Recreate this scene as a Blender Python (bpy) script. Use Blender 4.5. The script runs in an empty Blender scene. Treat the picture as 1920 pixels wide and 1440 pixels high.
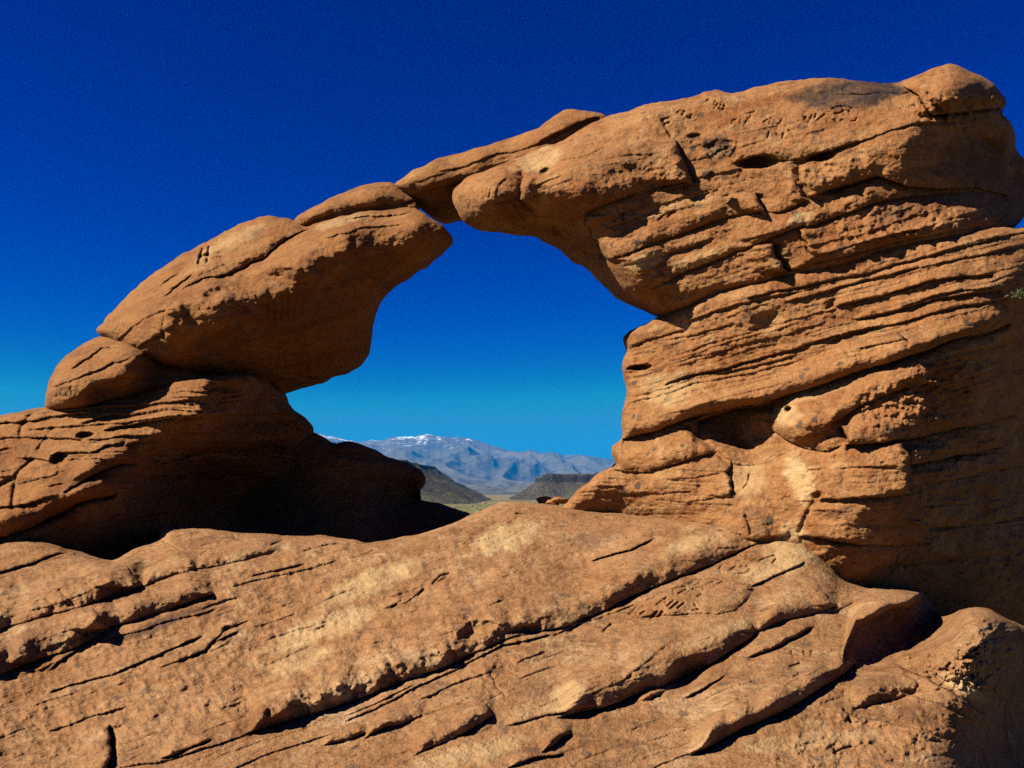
import bpy, math, random
import numpy as np

random.seed(7)
rng = np.random.default_rng(11)
f32 = np.float32

# ------------------------------------------------------------------ scene
scene = bpy.context.scene
COL = scene.collection
W, H, F = 1920.0, 1440.0, 1663.0
HORIZON = 915.0
PITCH = math.atan((HORIZON - H / 2) / F)
EYE = 1.6
STEP = 1.5
CP, SP = math.cos(PITCH), math.sin(PITCH)

cam_d = bpy.data.cameras.new("camera")
cam = bpy.data.objects.new("camera", cam_d)
COL.objects.link(cam)
cam.location = (0, 0, EYE)
cam.rotation_euler = (math.pi / 2 + PITCH, 0, 0)
cam_d.sensor_width = 36.0
cam_d.lens = 36.0 * F / W
cam_d.clip_start = 0.1
cam_d.clip_end = 200000.0
scene.camera = cam


def point(x, y, Y):
    """world position of the point seen at (x, y), Y metres in front"""
    cx = (x - W / 2) / F
    cz = -(y - H / 2) / F
    ry = CP - cz * SP
    rz = SP + cz * CP
    k = Y / ry
    return cx * k, Y + 0 * cx, rz * k + EYE


# ------------------------------------------------------------------ noise
_perm = rng.permutation(256).astype(np.int32)
_perm = np.concatenate([_perm, _perm, _perm])
_ga = np.linspace(0, 2 * np.pi, 32, endpoint=False)
_gx, _gy = np.cos(_ga).astype(f32), np.sin(_ga).astype(f32)


def perlin(x, y, seed=0):
    x = np.asarray(x, f32)
    y = np.asarray(y, f32)
    xi = np.floor(x).astype(np.int32)
    yi = np.floor(y).astype(np.int32)
    xf = x - xi
    yf = y - yi
    u = xf * xf * xf * (xf * (xf * 6 - 15) + 10)
    v = yf * yf * yf * (yf * (yf * 6 - 15) + 10)
    xi = (xi + seed * 37) & 255
    yi = (yi + seed * 91) & 255

    def g(a, b, dx, dy):
        h = _perm[_perm[a & 255] + (b & 255)] & 31
        return _gx[h] * dx + _gy[h] * dy
    n00 = g(xi, yi, xf, yf)
    n10 = g(xi + 1, yi, xf - 1, yf)
    n01 = g(xi, yi + 1, xf, yf - 1)
    n11 = g(xi + 1, yi + 1, xf - 1, yf - 1)
    a = n00 + u * (n10 - n00)
    b = n01 + u * (n11 - n01)
    return (a + v * (b - a)) * 1.5


def fbm(x, y, octv=4, seed=0, gain=0.5, ridged=False):
    s = 0
    a = 1.0
    k = 1.0
    for i in range(octv):
        n = perlin(x * k + i * 17.3, y * k - i * 9.1, seed + i)
        if ridged:
            n = 1 - 2 * np.abs(n)
        s = s + a * n
        a *= gain
        k *= 2.03
    return s


def sstep(a, b, x):
    t = np.clip((x - a) / (b - a), 0, 1)
    return t * t * (3 - 2 * t)


# ------------------------------------------------------------------ geometry helpers
def tps(ctrl):
    P = np.array(ctrl, float)
    c = P[:, :2] / 100.0
    n = len(c)
    d2 = ((c[:, None] - c[None]) ** 2).sum(-1)
    K = 0.5 * d2 * np.log(d2 + 1e-9)
    K[np.arange(n), np.arange(n)] = 0.02
    A = np.zeros((n + 3, n + 3))
    A[:n, :n] = K
    A[:n, n] = 1
    A[:n, n + 1:] = c
    A[n, :n] = 1
    A[n + 1:, :n] = c.T
    b = np.zeros(n + 3)
    b[:n] = P[:, 2]
    w = np.linalg.solve(A, b)

    def f(x, y):
        x = np.asarray(x, f32) / 100
        y = np.asarray(y, f32) / 100
        r = w[n] + w[n + 1] * x + w[n + 2] * y
        r = r.astype(f32)
        for i in range(n):
            d = (x - f32(c[i, 0])) ** 2 + (y - f32(c[i, 1])) ** 2
            r += f32(0.5 * w[i]) * d * np.log(d + f32(1e-9))
        return r
    return f


def inside(poly, xs, ys):
    """bool grid of the points (xs, ys) inside the polygon"""
    m = np.zeros((len(ys), len(xs)), bool)
    px, py = poly[:, 0], poly[:, 1]
    qx, qy = np.roll(px, -1), np.roll(py, -1)
    for j, y in enumerate(ys):
        c = ((py <= y) & (qy > y)) | ((qy <= y) & (py > y))
        if not c.any():
            continue
        xc = px[c] + (y - py[c]) * (qx[c] - px[c]) / (qy[c] - py[c])
        xc.sort()
        k = np.searchsorted(xc, xs)
        m[j] = (k & 1) == 1
    return m


def rough_outline(poly, amp, seed, spacing=5.0):
    """resample a closed outline and roughen it"""
    P = np.array(poly, float)
    Q = np.roll(P, -1, 0)
    out = []
    for a, b in zip(P, Q):
        n = max(1, int(np.hypot(*(b - a)) / spacing))
        for i in range(n):
            out.append(a + (b - a) * i / n)
    O = np.array(out)
    # light smoothing takes the corners off
    for _ in range(2):
        O = 0.25 * np.roll(O, 1, 0) + 0.5 * O + 0.25 * np.roll(O, -1, 0)
    T = np.roll(O, -1, 0) - np.roll(O, 1, 0)
    N = np.stack([T[:, 1], -T[:, 0]], 1)
    N /= np.linalg.norm(N, axis=1)[:, None] + 1e-9
    d = fbm(O[:, 0] / 34, O[:, 1] / 34, 3, seed, 0.6)
    return O + N * (amp * d)[:, None]


def nearest_on(poly, pts):
    P = poly
    Q = np.roll(poly, -1, 0)
    best = np.full(len(pts), 1e18)
    bp = pts.copy()
    for a, b in zip(P, Q):
        e = b - a
        t = np.clip(((pts - a) @ e) / (e @ e + 1e-12), 0, 1)
        c = a + t[:, None] * e
        d = ((pts - c) ** 2).sum(1)
        k = d < best
        best[k] = d[k]
        bp[k] = c[k]
    return bp, np.sqrt(best)


def bilinear(coarse, xs, ys, x0, y0, st):
    fx = np.clip((xs - x0) / st, 0, coarse.shape[1] - 1.001)
    fy = np.clip((ys - y0) / st, 0, coarse.shape[0] - 1.001)
    ix = fx.astype(int)
    iy = fy.astype(int)
    ax = (fx - ix)[None, :]
    ay = (fy - iy)[:, None]
    c = coarse
    return ((c[iy][:, ix] * (1 - ax) + c[iy][:, ix + 1] * ax) * (1 - ay)
            + (c[iy + 1][:, ix] * (1 - ax) + c[iy + 1][:, ix + 1] * ax) * ay).astype(f32)


def mesh_obj(name, V, Fq, mat, parent=None, smooth=True, attrs=None, tris=False):
    me = bpy.data.meshes.new(name)
    V = np.ascontiguousarray(V, f32)
    Fq = np.ascontiguousarray(Fq, np.int32)
    k = Fq.shape[1]
    me.vertices.add(len(V))
    me.vertices.foreach_set("co", V.ravel())
    me.loops.add(Fq.size)
    me.loops.foreach_set("vertex_index", Fq.ravel())
    me.polygons.add(len(Fq))
    me.polygons.foreach_set("loop_start", np.arange(0, Fq.size, k, dtype=np.int32))
    try:
        me.polygons.foreach_set("loop_total", np.full(len(Fq), k, np.int32))
    except Exception:
        pass
    me.polygons.foreach_set("use_smooth", np.full(len(Fq), smooth))
    for an, av in (attrs or {}).items():
        a = me.attributes.new(an, 'FLOAT', 'POINT')
        a.data.foreach_set("value", np.ascontiguousarray(av, f32))
    me.update(calc_edges=True)
    me.materials.append(mat)
    o = bpy.data.objects.new(name, me)
    COL.objects.link(o)
    if parent is not None:
        o.parent = parent
        o.matrix_parent_inverse.identity()
    return o


# ------------------------------------------------------------------ relief features (all in outline units)
class Feat:
    def __init__(s, kl=1.0, kj=1.0, ks=1.0, kb=1.0, kr=1.0, kc=1.0, kw=1.0):
        s.items = []
        s.kl, s.kj, s.ks, s.kb, s.kr, s.kc, s.kw = kl, kj, ks, kb, kr, kc, kw

    def L(s, pts, amp, w, r=9, crack=0.5, tl=14, tr=14, rc=5, wob=2.5, e=1.3):
        """bottom edge of an overhanging bed"""
        s.items.append(('L', np.array(pts, float), amp * (s.ks + (s.kl - s.ks) * sstep(6, 24, r)), w, r * s.kr, crack * (s.kc if r >= 20 else 1), tl, tr, rc, wob * s.kw, e))

    def J(s, pts, amp, w, r=7, crack=0.4, tl=8, tr=8, side=1, rc=5):
        """end of a bed along a steep joint; side=1: the bed lies on the left"""
        s.items.append(('J', np.array(pts, float), amp * s.kj, w, r, crack, tl, tr, rc, side))

    def V(s, pts, depth, width):
        """groove"""
        s.items.append(('V', np.array(pts, float), depth, width))

    def B(s, cx, cy, rx, ry, ang, amp, p=2.0):
        """bulge (amp>0) or dent (amp<0)"""
        s.items.append(('B', cx, cy, rx, ry, ang, amp, p))

    def beds(s, poly, slope, amp, tmin=7, tmax=30, seed=1, soft=25, thr=0.0):
        """thin random beds inside a region"""
        s.items.append(('beds', np.array(poly, float), slope, amp * s.kb, tmin, tmax, seed, soft, thr))

    def lumps(s, poly, size, amp, seed=1, soft=20):
        s.items.append(('lumps', np.array(poly, float), size, amp, seed, soft))

    def apply(s, xs, ys):
        X, Y = np.meshgrid(xs.astype(f32), ys.astype(f32))
        wx = 5 * perlin(X / 70, Y / 45, 5) + 2.2 * perlin(X / 22, Y / 16, 6)
        wy = 6 * perlin(X / 90, Y / 60, 7) + 2.4 * perlin(X / 28, Y / 18, 8) + 1.0 * perlin(X / 9, Y / 7, 9)
        R = np.zeros_like(X)

        def box(xa, xb, ya, yb):
            i0, i1 = np.searchsorted(xs, [xa, xb])
            j0, j1 = np.searchsorted(ys, [ya, yb])
            return slice(j0, j1), slice(i0, i1)
        for it in s.items:
            k = it[0]
            if k == 'L':
                _, P, amp, w, r, crack, tl, tr, rc, wob, e = it
                b = box(P[0, 0] - 10 - 0.1 * w, P[-1, 0] + 10 + 0.1 * w, P[:, 1].min() - w - 14, P[:, 1].max() + 5 * rc + 14)
                x = X[b] + wx[b] * 0.5
                y = Y[b] + wy[b] * (wob / 2.5)
                if x.size == 0:
                    continue
                d = np.interp(x, P[:, 0], P[:, 1]) - y
                t = np.clip(d / r, 0, 1)
                am = amp * (0.82 + 0.36 * perlin(x / 55, x * 0 + amp * 77, 3))
                q = np.sqrt(np.clip(1 - (1 - t) ** 2, 0, 1)) if r < 13 else (np.sin(t * (np.pi / 2)) ** 0.85 if r < 24 else 1.3 * t / (1 + (1.3 * t) ** 4) ** 0.25)
                p = np.where(d >= 0, q * np.clip(1 - d / w, 0, 1) ** e,
                             -crack * np.exp(np.minimum(d, 0) / rc))
                dp = np.maximum(d, 0)
                p = p * sstep(P[0, 0] - 1 - 0.1 * dp, P[0, 0] + tl + 0.9 * dp, x) * (1 - sstep(P[-1, 0] - tr - 0.9 * dp, P[-1, 0] + 1 + 0.1 * dp, x))
                R[b] += (am * p).astype(f32)
            elif k == 'J':
                _, P, amp, w, r, crack, tl, tr, rc, side = it
                m = w + 14
                n = 5 * rc + 14
                xa = P[:, 0].min() - (m if side > 0 else n)
                xb = P[:, 0].max() + (n if side > 0 else m)
                b = box(xa, xb, P[0, 1] - 8, P[-1, 1] + 8)
                x = X[b] + wx[b] + 5 * perlin(Y[b] / 16, Y[b] * 0 + amp * 31, 12)
                y = Y[b] + wy[b] * 0.5
                if x.size == 0:
                    continue
                d = side * (np.interp(y, P[:, 1], P[:, 0]) - x)
                t = np.clip(d / r, 0, 1)
                p = np.where(d >= 0, np.sqrt(np.clip(1 - (1 - t) ** 2, 0, 1)) * np.clip(1 - d / w, 0, 1) ** 1.3,
                             -crack * np.exp(np.minimum(d, 0) / rc))
                p = p * sstep(P[0, 1] - 1, P[0, 1] + tl, y) * (1 - sstep(P[-1, 1] - tr, P[-1, 1] + 1, y))
                R[b] += (amp * p).astype(f32)
            elif k == 'V':
                _, P, dep, wd = it
                b = box(P[:, 0].min() - 4 * wd, P[:, 0].max() + 4 * wd, P[:, 1].min() - 4 * wd, P[:, 1].max() + 4 * wd)
                x, y = X[b], Y[b]
                if x.size == 0:
                    continue
                best = np.full(x.shape, 1e9, f32)
                for a, c in zip(P[:-1], P[1:]):
                    ex, ey = c - a
                    t = np.clip(((x - a[0]) * ex + (y - a[1]) * ey) / (ex * ex + ey * ey + 1e-9), 0, 1)
                    best = np.minimum(best, (x - a[0] - t * ex) ** 2 + (y - a[1] - t * ey) ** 2)
                R[b] -= (dep * np.exp(-best / wd ** 2)).astype(f32)
            elif k == 'B':
                _, cx, cy, rx, ry, ang, amp, p = it
                q = max(rx, ry) + 8
                b = box(cx - q, cx + q, cy - q, cy + q)
                x = X[b] + wx[b] - cx
                y = Y[b] + wy[b] - cy
                if x.size == 0:
                    continue
                ca, sa = math.cos(math.radians(ang)), math.sin(math.radians(ang))
                u = (x * ca - y * sa) / rx
                v = (x * sa + y * ca) / ry
                R[b] += (amp * np.clip(1 - u * u - v * v, 0, 1) ** p).astype(f32)
            elif k in ('beds', 'lumps'):
                poly = it[1]
                soft = it[-2] if k == 'beds' else it[-1]
                b = box(poly[:, 0].min() - soft, poly[:, 0].max() + soft, poly[:, 1].min() - soft, poly[:, 1].max() + soft)
                x, y = X[b], Y[b]
                if x.size == 0:
                    continue
                cs = 6.0
                cxs = np.arange(x[0, 0], x[0, -1] + 2 * cs, cs)
                cys = np.arange(y[0, 0], y[-1, 0] + 2 * cs, cs)
                m = inside(poly, cxs, cys).astype(float)
                n = max(1, int(soft / cs))
                for _ in range(n):
                    mp = np.pad(m, 1, mode='edge')
                    m = (mp[:-2, 1:-1] + mp[2:, 1:-1] + mp[1:-1, :-2] + mp[1:-1, 2:] + mp[1:-1, 1:-1]) / 5
                m = bilinear(m, x[0], y[:, 0], cxs[0], cys[0], cs)
                if k == 'beds':
                    _, _, slope, amp, tmin, tmax, seed, _, thr = it
                    g = np.random.default_rng(seed)
                    t = y + slope * x + wy[b] * (0.35 + 0.25 * s.kw) + 7 * perlin(x / 190, y / 70, seed) + 1.5 * perlin(x / 40, y / 12, seed + 3)
                    lo, hi = float(t.min()) - 50, float(t.max()) + 50
                    th = g.uniform(0, 1, 4000) ** 1.8 * (tmax - tmin) + tmin
                    ed = lo + np.cumsum(th)
                    i = np.clip(np.searchsorted(ed, t.ravel()), 1, 3999).reshape(t.shape)
                    f = (t - ed[i - 1]) / th[i]
                    hgt = (g.uniform(0.35, 1.0, 4000) * np.minimum(th / tmax, 1) ** 0.6)[i]
                    ph = g.uniform(0, 500, 4000)[i]
                    on = sstep(-0.25 + thr, 0.25 + thr, perlin((x - slope * y) / 120 + ph, ph * 0 + seed * 3.3, seed + 1))
                    lip = np.clip((1 - f) * th[i] / 3.2, 0, 1)
                    p = hgt * f ** 1.2 * np.sqrt(np.clip(1 - (1 - lip) ** 2, 0, 1)) - 0.35 * hgt * np.exp(-f * th[i] / 2.0)
                    R[b] += (amp * m * on * p).astype(f32)
                else:
                    _, _, size, amp, seed, _ = it
                    n = 0.9 * perlin(x / size, y / (size * 0.75), seed) + 0.55 * perlin(x / size * 2.2, y / size * 2.7, seed + 1) \
                        + 0.3 * perlin(x / size * 4.7, y / size * 5.3, seed + 2)
                    n = np.where(n > 0, n, n * 0.6)
                    R[b] += (amp * m * n).astype(f32)
        return R


def rock(name, outline, ctrl, feat, mat, parent=None, round_px=40, round_m=0.25, thick=1.0, thick_px=140,
         namp=1.0, oamp=2.5, seed=0, stains=(), cuts=(), step=STEP, hard=10.0):
    """a closed rock: roughened outline, relief front, rounded back"""
    O = rough_outline(outline, oamp, seed)
    x0, y0 = O.min(0) - 3
    x1, y1 = O.max(0) + 3
    xs = np.arange(x0, x1 + step, step)
    ys = np.arange(y0, y1 + step, step)
    M = inside(O, xs, ys)
    # distance to the outline, coarse then interpolated
    cs = 5.0
    cxs = np.arange(x0, x1 + 2 * cs, cs)
    cys = np.arange(y0, y1 + 2 * cs, cs)
    CX, CY = np.meshgrid(cxs, cys)
    _, dc = nearest_on(O, np.stack([CX.ravel(), CY.ravel()], 1))
    dc = dc.reshape(CX.shape)
    dc = np.where(inside(O, cxs, cys), dc, -dc)
    d = bilinear(dc, xs, ys, x0, y0, cs)
    base_f = tps(ctrl)
    X, Y = np.meshgrid(xs.astype(f32), ys.astype(f32))
    base = base_f(X, Y)
    e = np.clip(d / round_px, 0, 1)
    rnd = round_m * (1 - np.sqrt(np.clip(1 - (1 - e) ** 2, 0, 1)))
    R = feat.apply(xs, ys)
    k = base / 6.5
    R += namp * k * (0.030 * fbm(X / 95, Y / 70, 2, seed + 2) + 0.015 * fbm(X / 30, Y / 22, 3, seed + 4)
                     + 0.0062 * fbm(X / 10, Y / 7.5, 3, seed + 6, 0.6))
    # scattered weathering pits
    pn = perlin(X / 13, Y / 9, seed + 21)
    R -= namp * k * 0.012 * sstep(0.48, 0.8, pn) * sstep(-0.1, 0.3, perlin(X / 120, Y / 90, seed + 22))
    R *= sstep(0, hard, d)
    D = base + rnd - R
    # attributes
    stain = np.zeros_like(X)
    pale = np.zeros_like(X)
    for (kind, cx, cy, rx, ry, ang, val) in stains:
        ca, sa = math.cos(math.radians(ang)), math.sin(math.radians(ang))
        u = ((X - cx) * ca - (Y - cy) * sa) / rx
        v = ((X - cx) * sa + (Y - cy) * ca) / ry
        q = np.sqrt(u * u + v * v) + 0.2 * fbm(X / 22, Y / 16, 3, 40 + int(cx) % 7)
        m = val * (1 - sstep(0.55, 1.0, q))
        if kind == 'd':
            stain = np.maximum(stain, m)
        else:
            pale = np.maximum(pale, m)
    # faces with any corner inside; corners outside are pulled onto the outline
    q = M[:-1, :-1] | M[1:, :-1] | M[:-1, 1:] | M[1:, 1:]
    used = np.zeros_like(M)
    used[:-1, :-1] |= q
    used[1:, :-1] |= q
    used[:-1, 1:] |= q
    used[1:, 1:] |= q
    snap = used & ~M
    pts = np.stack([X[snap], Y[snap]], 1).astype(float)
    npnt, _ = nearest_on(O, pts)
    XX = X.astype(float).copy()
    YY = Y.astype(float).copy()
    XX[snap] = npnt[:, 0]
    YY[snap] = npnt[:, 1]
    D[snap] = (base + round_m)[snap]
    idx = -np.ones(M.shape, np.int64)
    nj, ni = np.nonzero(q)
    objs = []

    def front(qsel, DD):
        u = np.zeros_like(M)
        u[:-1, :-1] |= qsel
        u[1:, :-1] |= qsel
        u[:-1, 1:] |= qsel
        u[1:, 1:] |= qsel
        idx = -np.ones(M.shape, np.int64)
        idx[u] = np.arange(u.sum())
        vx, vy, vz = point(XX[u], YY[u], DD[u])
        V = np.stack([vx, vy, vz], 1)
        j, i = np.nonzero(qsel)
        Fq = np.stack([idx[j, i], idx[j + 1, i], idx[j + 1, i + 1], idx[j, i + 1]], 1)
        return V, Fq, u
    qmain = q
    Dm = D
    children = []
    if cuts:
        hx = xs[:-1] + step / 2
        hy = ys[:-1] + step / 2
        Dm = D.copy()
        for c in cuts:
            cq = inside(rough_outline(c['poly'], 2.0, seed + 3), hx, hy) & q
            V, Fq, u = front(cq, D)
            n = len(V)
            # back of the block, set into the rock behind
            vx, vy, vz = point(XX[u], YY[u], D[u] + c.get('depth', 0.3))
            E = np.concatenate([Fq[:, [0, 1]], Fq[:, [1, 2]], Fq[:, [2, 3]], Fq[:, [3, 0]]])
            S = np.sort(E, 1)
            key = S[:, 0] * (n + 1) + S[:, 1]
            _, first, cnt = np.unique(key, return_index=True, return_counts=True)
            Eb = E[first[cnt == 1]]
            side = np.stack([Eb[:, 1], Eb[:, 0], Eb[:, 0] + n, Eb[:, 1] + n], 1)
            VV = np.concatenate([V, np.stack([vx, vy, vz], 1)])
            FF = np.concatenate([Fq, Fq[:, ::-1] + n, side])
            o = mesh_obj(c['name'], VV, FF, mat, c.get('parent'), attrs={'stain': np.tile(stain[u], 2), 'pale': np.tile(pale[u], 2)})
            for kk in ('label', 'category', 'group'):
                if c.get(kk):
                    o[kk] = c[kk]
            children.append(o)
            hole = np.zeros_like(M)
            inner = cq.copy()
            hole[:-1, :-1] |= inner
            full = np.zeros_like(M)
            full[1:-1, 1:-1] = cq[:-1, :-1] & cq[1:, :-1] & cq[:-1, 1:] & cq[1:, 1:]
            Dm = np.where(full, D + 0.06, Dm)
    V, Fq, u = front(qmain, Dm)
    # the back
    bs = 7.0
    bx = np.arange(x0, x1 + bs, bs)
    by = np.arange(y0, y1 + bs, bs)
    BX, BY = np.meshgrid(bx, by)
    BM = inside(O, bx, by)
    bq = BM[:-1, :-1] | BM[1:, :-1] | BM[:-1, 1:] | BM[1:, 1:]
    bu = np.zeros_like(BM)
    bu[:-1, :-1] |= bq
    bu[1:, :-1] |= bq
    bu[:-1, 1:] |= bq
    bu[1:, 1:] |= bq
    bsnap = bu & ~BM
    bp, _ = nearest_on(O, np.stack([BX[bsnap], BY[bsnap]], 1))
    BX[bsnap] = bp[:, 0]
    BY[bsnap] = bp[:, 1]
    bd = bilinear(dc, bx, by, x0, y0, cs)
    e2 = np.clip(bd / thick_px, 0, 1)
    BD = base_f(BX, BY) + round_m + thick * np.sqrt(np.clip(1 - (1 - e2) ** 2, 0, 1)) * (0.9 + 0.2 * perlin(BX / 90, BY / 90, seed))
    BD[bsnap] = (base_f(BX, BY) + round_m)[bsnap]
    bidx = -np.ones(BM.shape, np.int64)
    bidx[bu] = np.arange(bu.sum()) + len(V)
    vx, vy, vz = point(BX[bu], BY[bu], BD[bu])
    BV = np.stack([vx, vy, vz], 1)
    j, i = np.nonzero(bq)
    BF = np.stack([bidx[j, i], bidx[j, i + 1], bidx[j + 1, i + 1], bidx[j + 1, i]], 1)
    z = np.zeros(len(BV))
    o = mesh_obj(name, np.concatenate([V, BV]), np.concatenate([Fq, BF]), mat, parent,
                 attrs={'stain': np.concatenate([stain[u], z]), 'pale': np.concatenate([pale[u], z])})
    return o


# ------------------------------------------------------------------ materials
class NT:
    def __init__(s, mat):
        mat.use_nodes = True
        s.t = mat.node_tree
        s.t.nodes.clear()

    def n(s, typ, **kw):
        nd = s.t.nodes.new(typ)
        for k, v in kw.items():
            if k == 'ins':
                for i, val in v.items():
                    if isinstance(val, bpy.types.NodeSocket):
                        s.t.links.new(val, nd.inputs[i])
                    else:
                        nd.inputs[i].default_value = val
            else:
                setattr(nd, k, v)
        return nd

    def link(s, a, b):
        s.t.links.new(a, b)

    def noise(s, vec, scale, detail=4, rough=0.55, dist=0.0):
        return s.n('ShaderNodeTexNoise', ins={'Vector': vec, 'Scale': scale, 'Detail': detail, 'Roughness': rough, 'Distortion': dist}).outputs['Fac']

    def ramp(s, fac, stops, interp='LINEAR'):
        r = s.n('ShaderNodeValToRGB')
        r.color_ramp.interpolation = interp
        el = r.color_ramp.elements
        while len(el) < len(stops):
            el.new(0.5)
        for e, (p, c) in zip(el, stops):
            e.position = p
            e.color = (*c, 1) if len(c) == 3 else c
        s.link(fac, r.inputs[0])
        return r.outputs[0]

    def mr(s, v, a, b, c=0.0, d=1.0):
        return s.n('ShaderNodeMapRange', ins={0: v, 1: a, 2: b, 3: c, 4: d}).outputs[0]

    def mix(s, fac, a, b, mode='MIX'):
        m = s.n('ShaderNodeMix', data_type='RGBA', blend_type=mode)
        for sock, val in ((m.inputs[0], fac), (m.inputs[6], a), (m.inputs[7], b)):
            if isinstance(val, bpy.types.NodeSocket):
                s.link(val, sock)
            elif isinstance(val, tuple):
                sock.default_value = (*val, 1) if len(val) == 3 else val
            else:
                sock.default_value = val
        return m.outputs[2]

    def math(s, op, a, b=0.0):
        m = s.n('ShaderNodeMath', operation=op)
        for i, v in enumerate((a, b)):
            if isinstance(v, bpy.types.NodeSocket):
                s.link(v, m.inputs[i])
            else:
                m.inputs[i].default_value = v
        return m.outputs[0]


def rock_material(name, tan=(0.212, 0.094, 0.033), red=(0.145, 0.048, 0.013), light=(0.30, 0.172, 0.072), dip=0.27, spots=0.5, palek=0.5):
    mat = bpy.data.materials.new(name)
    t = NT(mat)
    co = t.n('ShaderNodeTexCoord').outputs['Object']
    # bedding coordinates: x along the bed, z across it
    mp = t.n('ShaderNodeMapping', ins={'Vector': co, 'Rotation': (0, math.atan(dip), 0)})
    st = t.n('ShaderNodeMapping', ins={'Vector': mp.outputs[0], 'Scale': (0.7, 0.7, 9.0)}).outputs[0]
    big = t.noise(co, 2.1, 9, 0.66, 0.5)
    col = t.ramp(big, [(0.34, red), (0.48, tan), (0.57, tan), (0.68, light)])
    dk = t.noise(t.n('ShaderNodeMapping', ins={'Vector': mp.outputs[0], 'Scale': (1, 1, 2.2), 'Location': (3, 7, 1)}).outputs[0], 3.2, 9, 0.7, 0.6)
    col = t.mix(t.mr(dk, 0.53, 0.66, 0.0, 0.68), col, (0.078, 0.036, 0.016))
    bed = t.noise(st, 1.6, 6, 0.62, 0.3)
    col = t.mix(t.mr(bed, 0.48, 0.72, 0.0, 0.55), col, red)
    col = t.mix(t.mr(bed, 0.46, 0.25, 0.0, 0.35), col, light)
    # blotches
    bl = t.noise(co, 6.0, 9, 0.7, 0.8)
    col = t.mix(t.mr(bl, 0.55, 0.66, 0.0, 0.75 * palek), col, (0.2960, 0.1998, 0.0999))
    bl2 = t.noise(co, 11.0, 5, 0.7, 0.2)
    col = t.mix(t.mr(bl2, 0.42, 0.27, 0.0, 0.6), col, (0.0925, 0.0459, 0.0207))
    # mottling a few centimetres across
    m1 = t.noise(co, 19.0, 6, 0.72, 0.5)
    col = t.mix(t.mr(m1, 0.50, 0.36, 0.0, 0.55), col, (0.088, 0.036, 0.013))
    m2 = t.noise(co, 27.0, 6, 0.72, 0.3)
    col = t.mix(t.mr(m2, 0.54, 0.68, 0.0, 0.5), col, light)
    # fine grain
    gr = t.noise(co, 120.0, 3, 0.7)
    col = t.mix(1.0, col, t.ramp(gr, [(0.3, (0.76, 0.76, 0.76)), (0.7, (1.2, 1.2, 1.2))]), 'MULTIPLY')
    # dark round lichen spots
    wv = t.n('ShaderNodeVectorMath', operation='ADD', ins={0: co, 1: t.n('ShaderNodeVectorMath', operation='SCALE', ins={0: t.n('ShaderNodeTexNoise', ins={'Vector': co, 'Scale': 30.0}).outputs['Color'], 'Scale': 0.035}).outputs[0]}).outputs[0]
    vo = t.n('ShaderNodeTexVoronoi', ins={'Vector': wv, 'Scale': 9.5, 'Randomness': 1.0})
    pick = t.n('ShaderNodeSeparateColor', ins={0: vo.outputs['Color']}).outputs[0]
    where = t.mr(t.noise(co, 1.9, 3), 0.44, 0.54)
    rad = t.mr(pick, 0.35, 1.0, 0.12, 0.34)
    rad = t.math('MULTIPLY', rad, t.math('GREATER_THAN', pick, 0.35))
    sp = t.math('MULTIPLY', t.mr(t.math('SUBTRACT', rad, vo.outputs['Distance']), 0.0, 0.05), where)
    col = t.mix(t.math('MULTIPLY', sp, spots), col, (0.044, 0.034, 0.025))
    # desert varnish, pale dust and other traced dark and pale patches
    sa = t.n('ShaderNodeAttribute', attribute_name='stain').outputs['Fac']
    col = t.mix(t.math('MULTIPLY', sa, t.mr(bl, 0.3, 0.6, 0.55, 1.0)), col, (0.0259, 0.0163, 0.0141))
    pa = t.n('ShaderNodeAttribute', attribute_name='pale').outputs['Fac']
    col = t.mix(t.math('MULTIPLY', pa, t.mr(bl, 0.35, 0.65, 0.3, 1.0)), col, (0.38, 0.265, 0.125))
    # bump
    b1 = t.noise(co, 22.0, 6, 0.65)
    b2 = t.noise(st, 14.0, 4, 0.6)
    b3 = t.noise(co, 95.0, 4, 0.7)
    hsum = t.math('ADD', t.math('MULTIPLY', b1, 0.019), t.math('ADD', t.math('MULTIPLY', b2, 0.008), t.math('MULTIPLY', b3, 0.0085)))
    bump = t.n('ShaderNodeBump', ins={'Strength': 0.9, 'Distance': 1.0, 'Height': hsum})
    bs = t.n('ShaderNodeBsdfPrincipled', ins={'Base Color': col, 'Roughness': 0.92, 'Normal': bump.outputs[0]})
    bs.inputs['Specular IOR Level'].default_value = 0.12
    out = t.n('ShaderNodeOutputMaterial')
    t.link(bs.outputs[0], out.inputs[0])
    return mat


M_WALL = rock_material("red_sandstone", dip=0.27, spots=0.75)
M_ARM = rock_material("brown_sandstone", tan=(0.188, 0.081, 0.025), red=(0.130, 0.046, 0.013), light=(0.222, 0.116, 0.043), dip=0.3, spots=0.35, palek=0.25)
M_GROUND = rock_material("slickrock", tan=(0.216, 0.106, 0.043), red=(0.150, 0.061, 0.019), light=(0.31, 0.194, 0.097), dip=0.37, spots=0.5, palek=0.75)

# ================================================================== THE ARCH
arch = bpy.data.objects.new("rock_arch", None)
COL.objects.link(arch)
arch['label'] = "weathered red sandstone arch with a large window opening onto blue sky"
arch['category'] = "rock arch"

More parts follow.
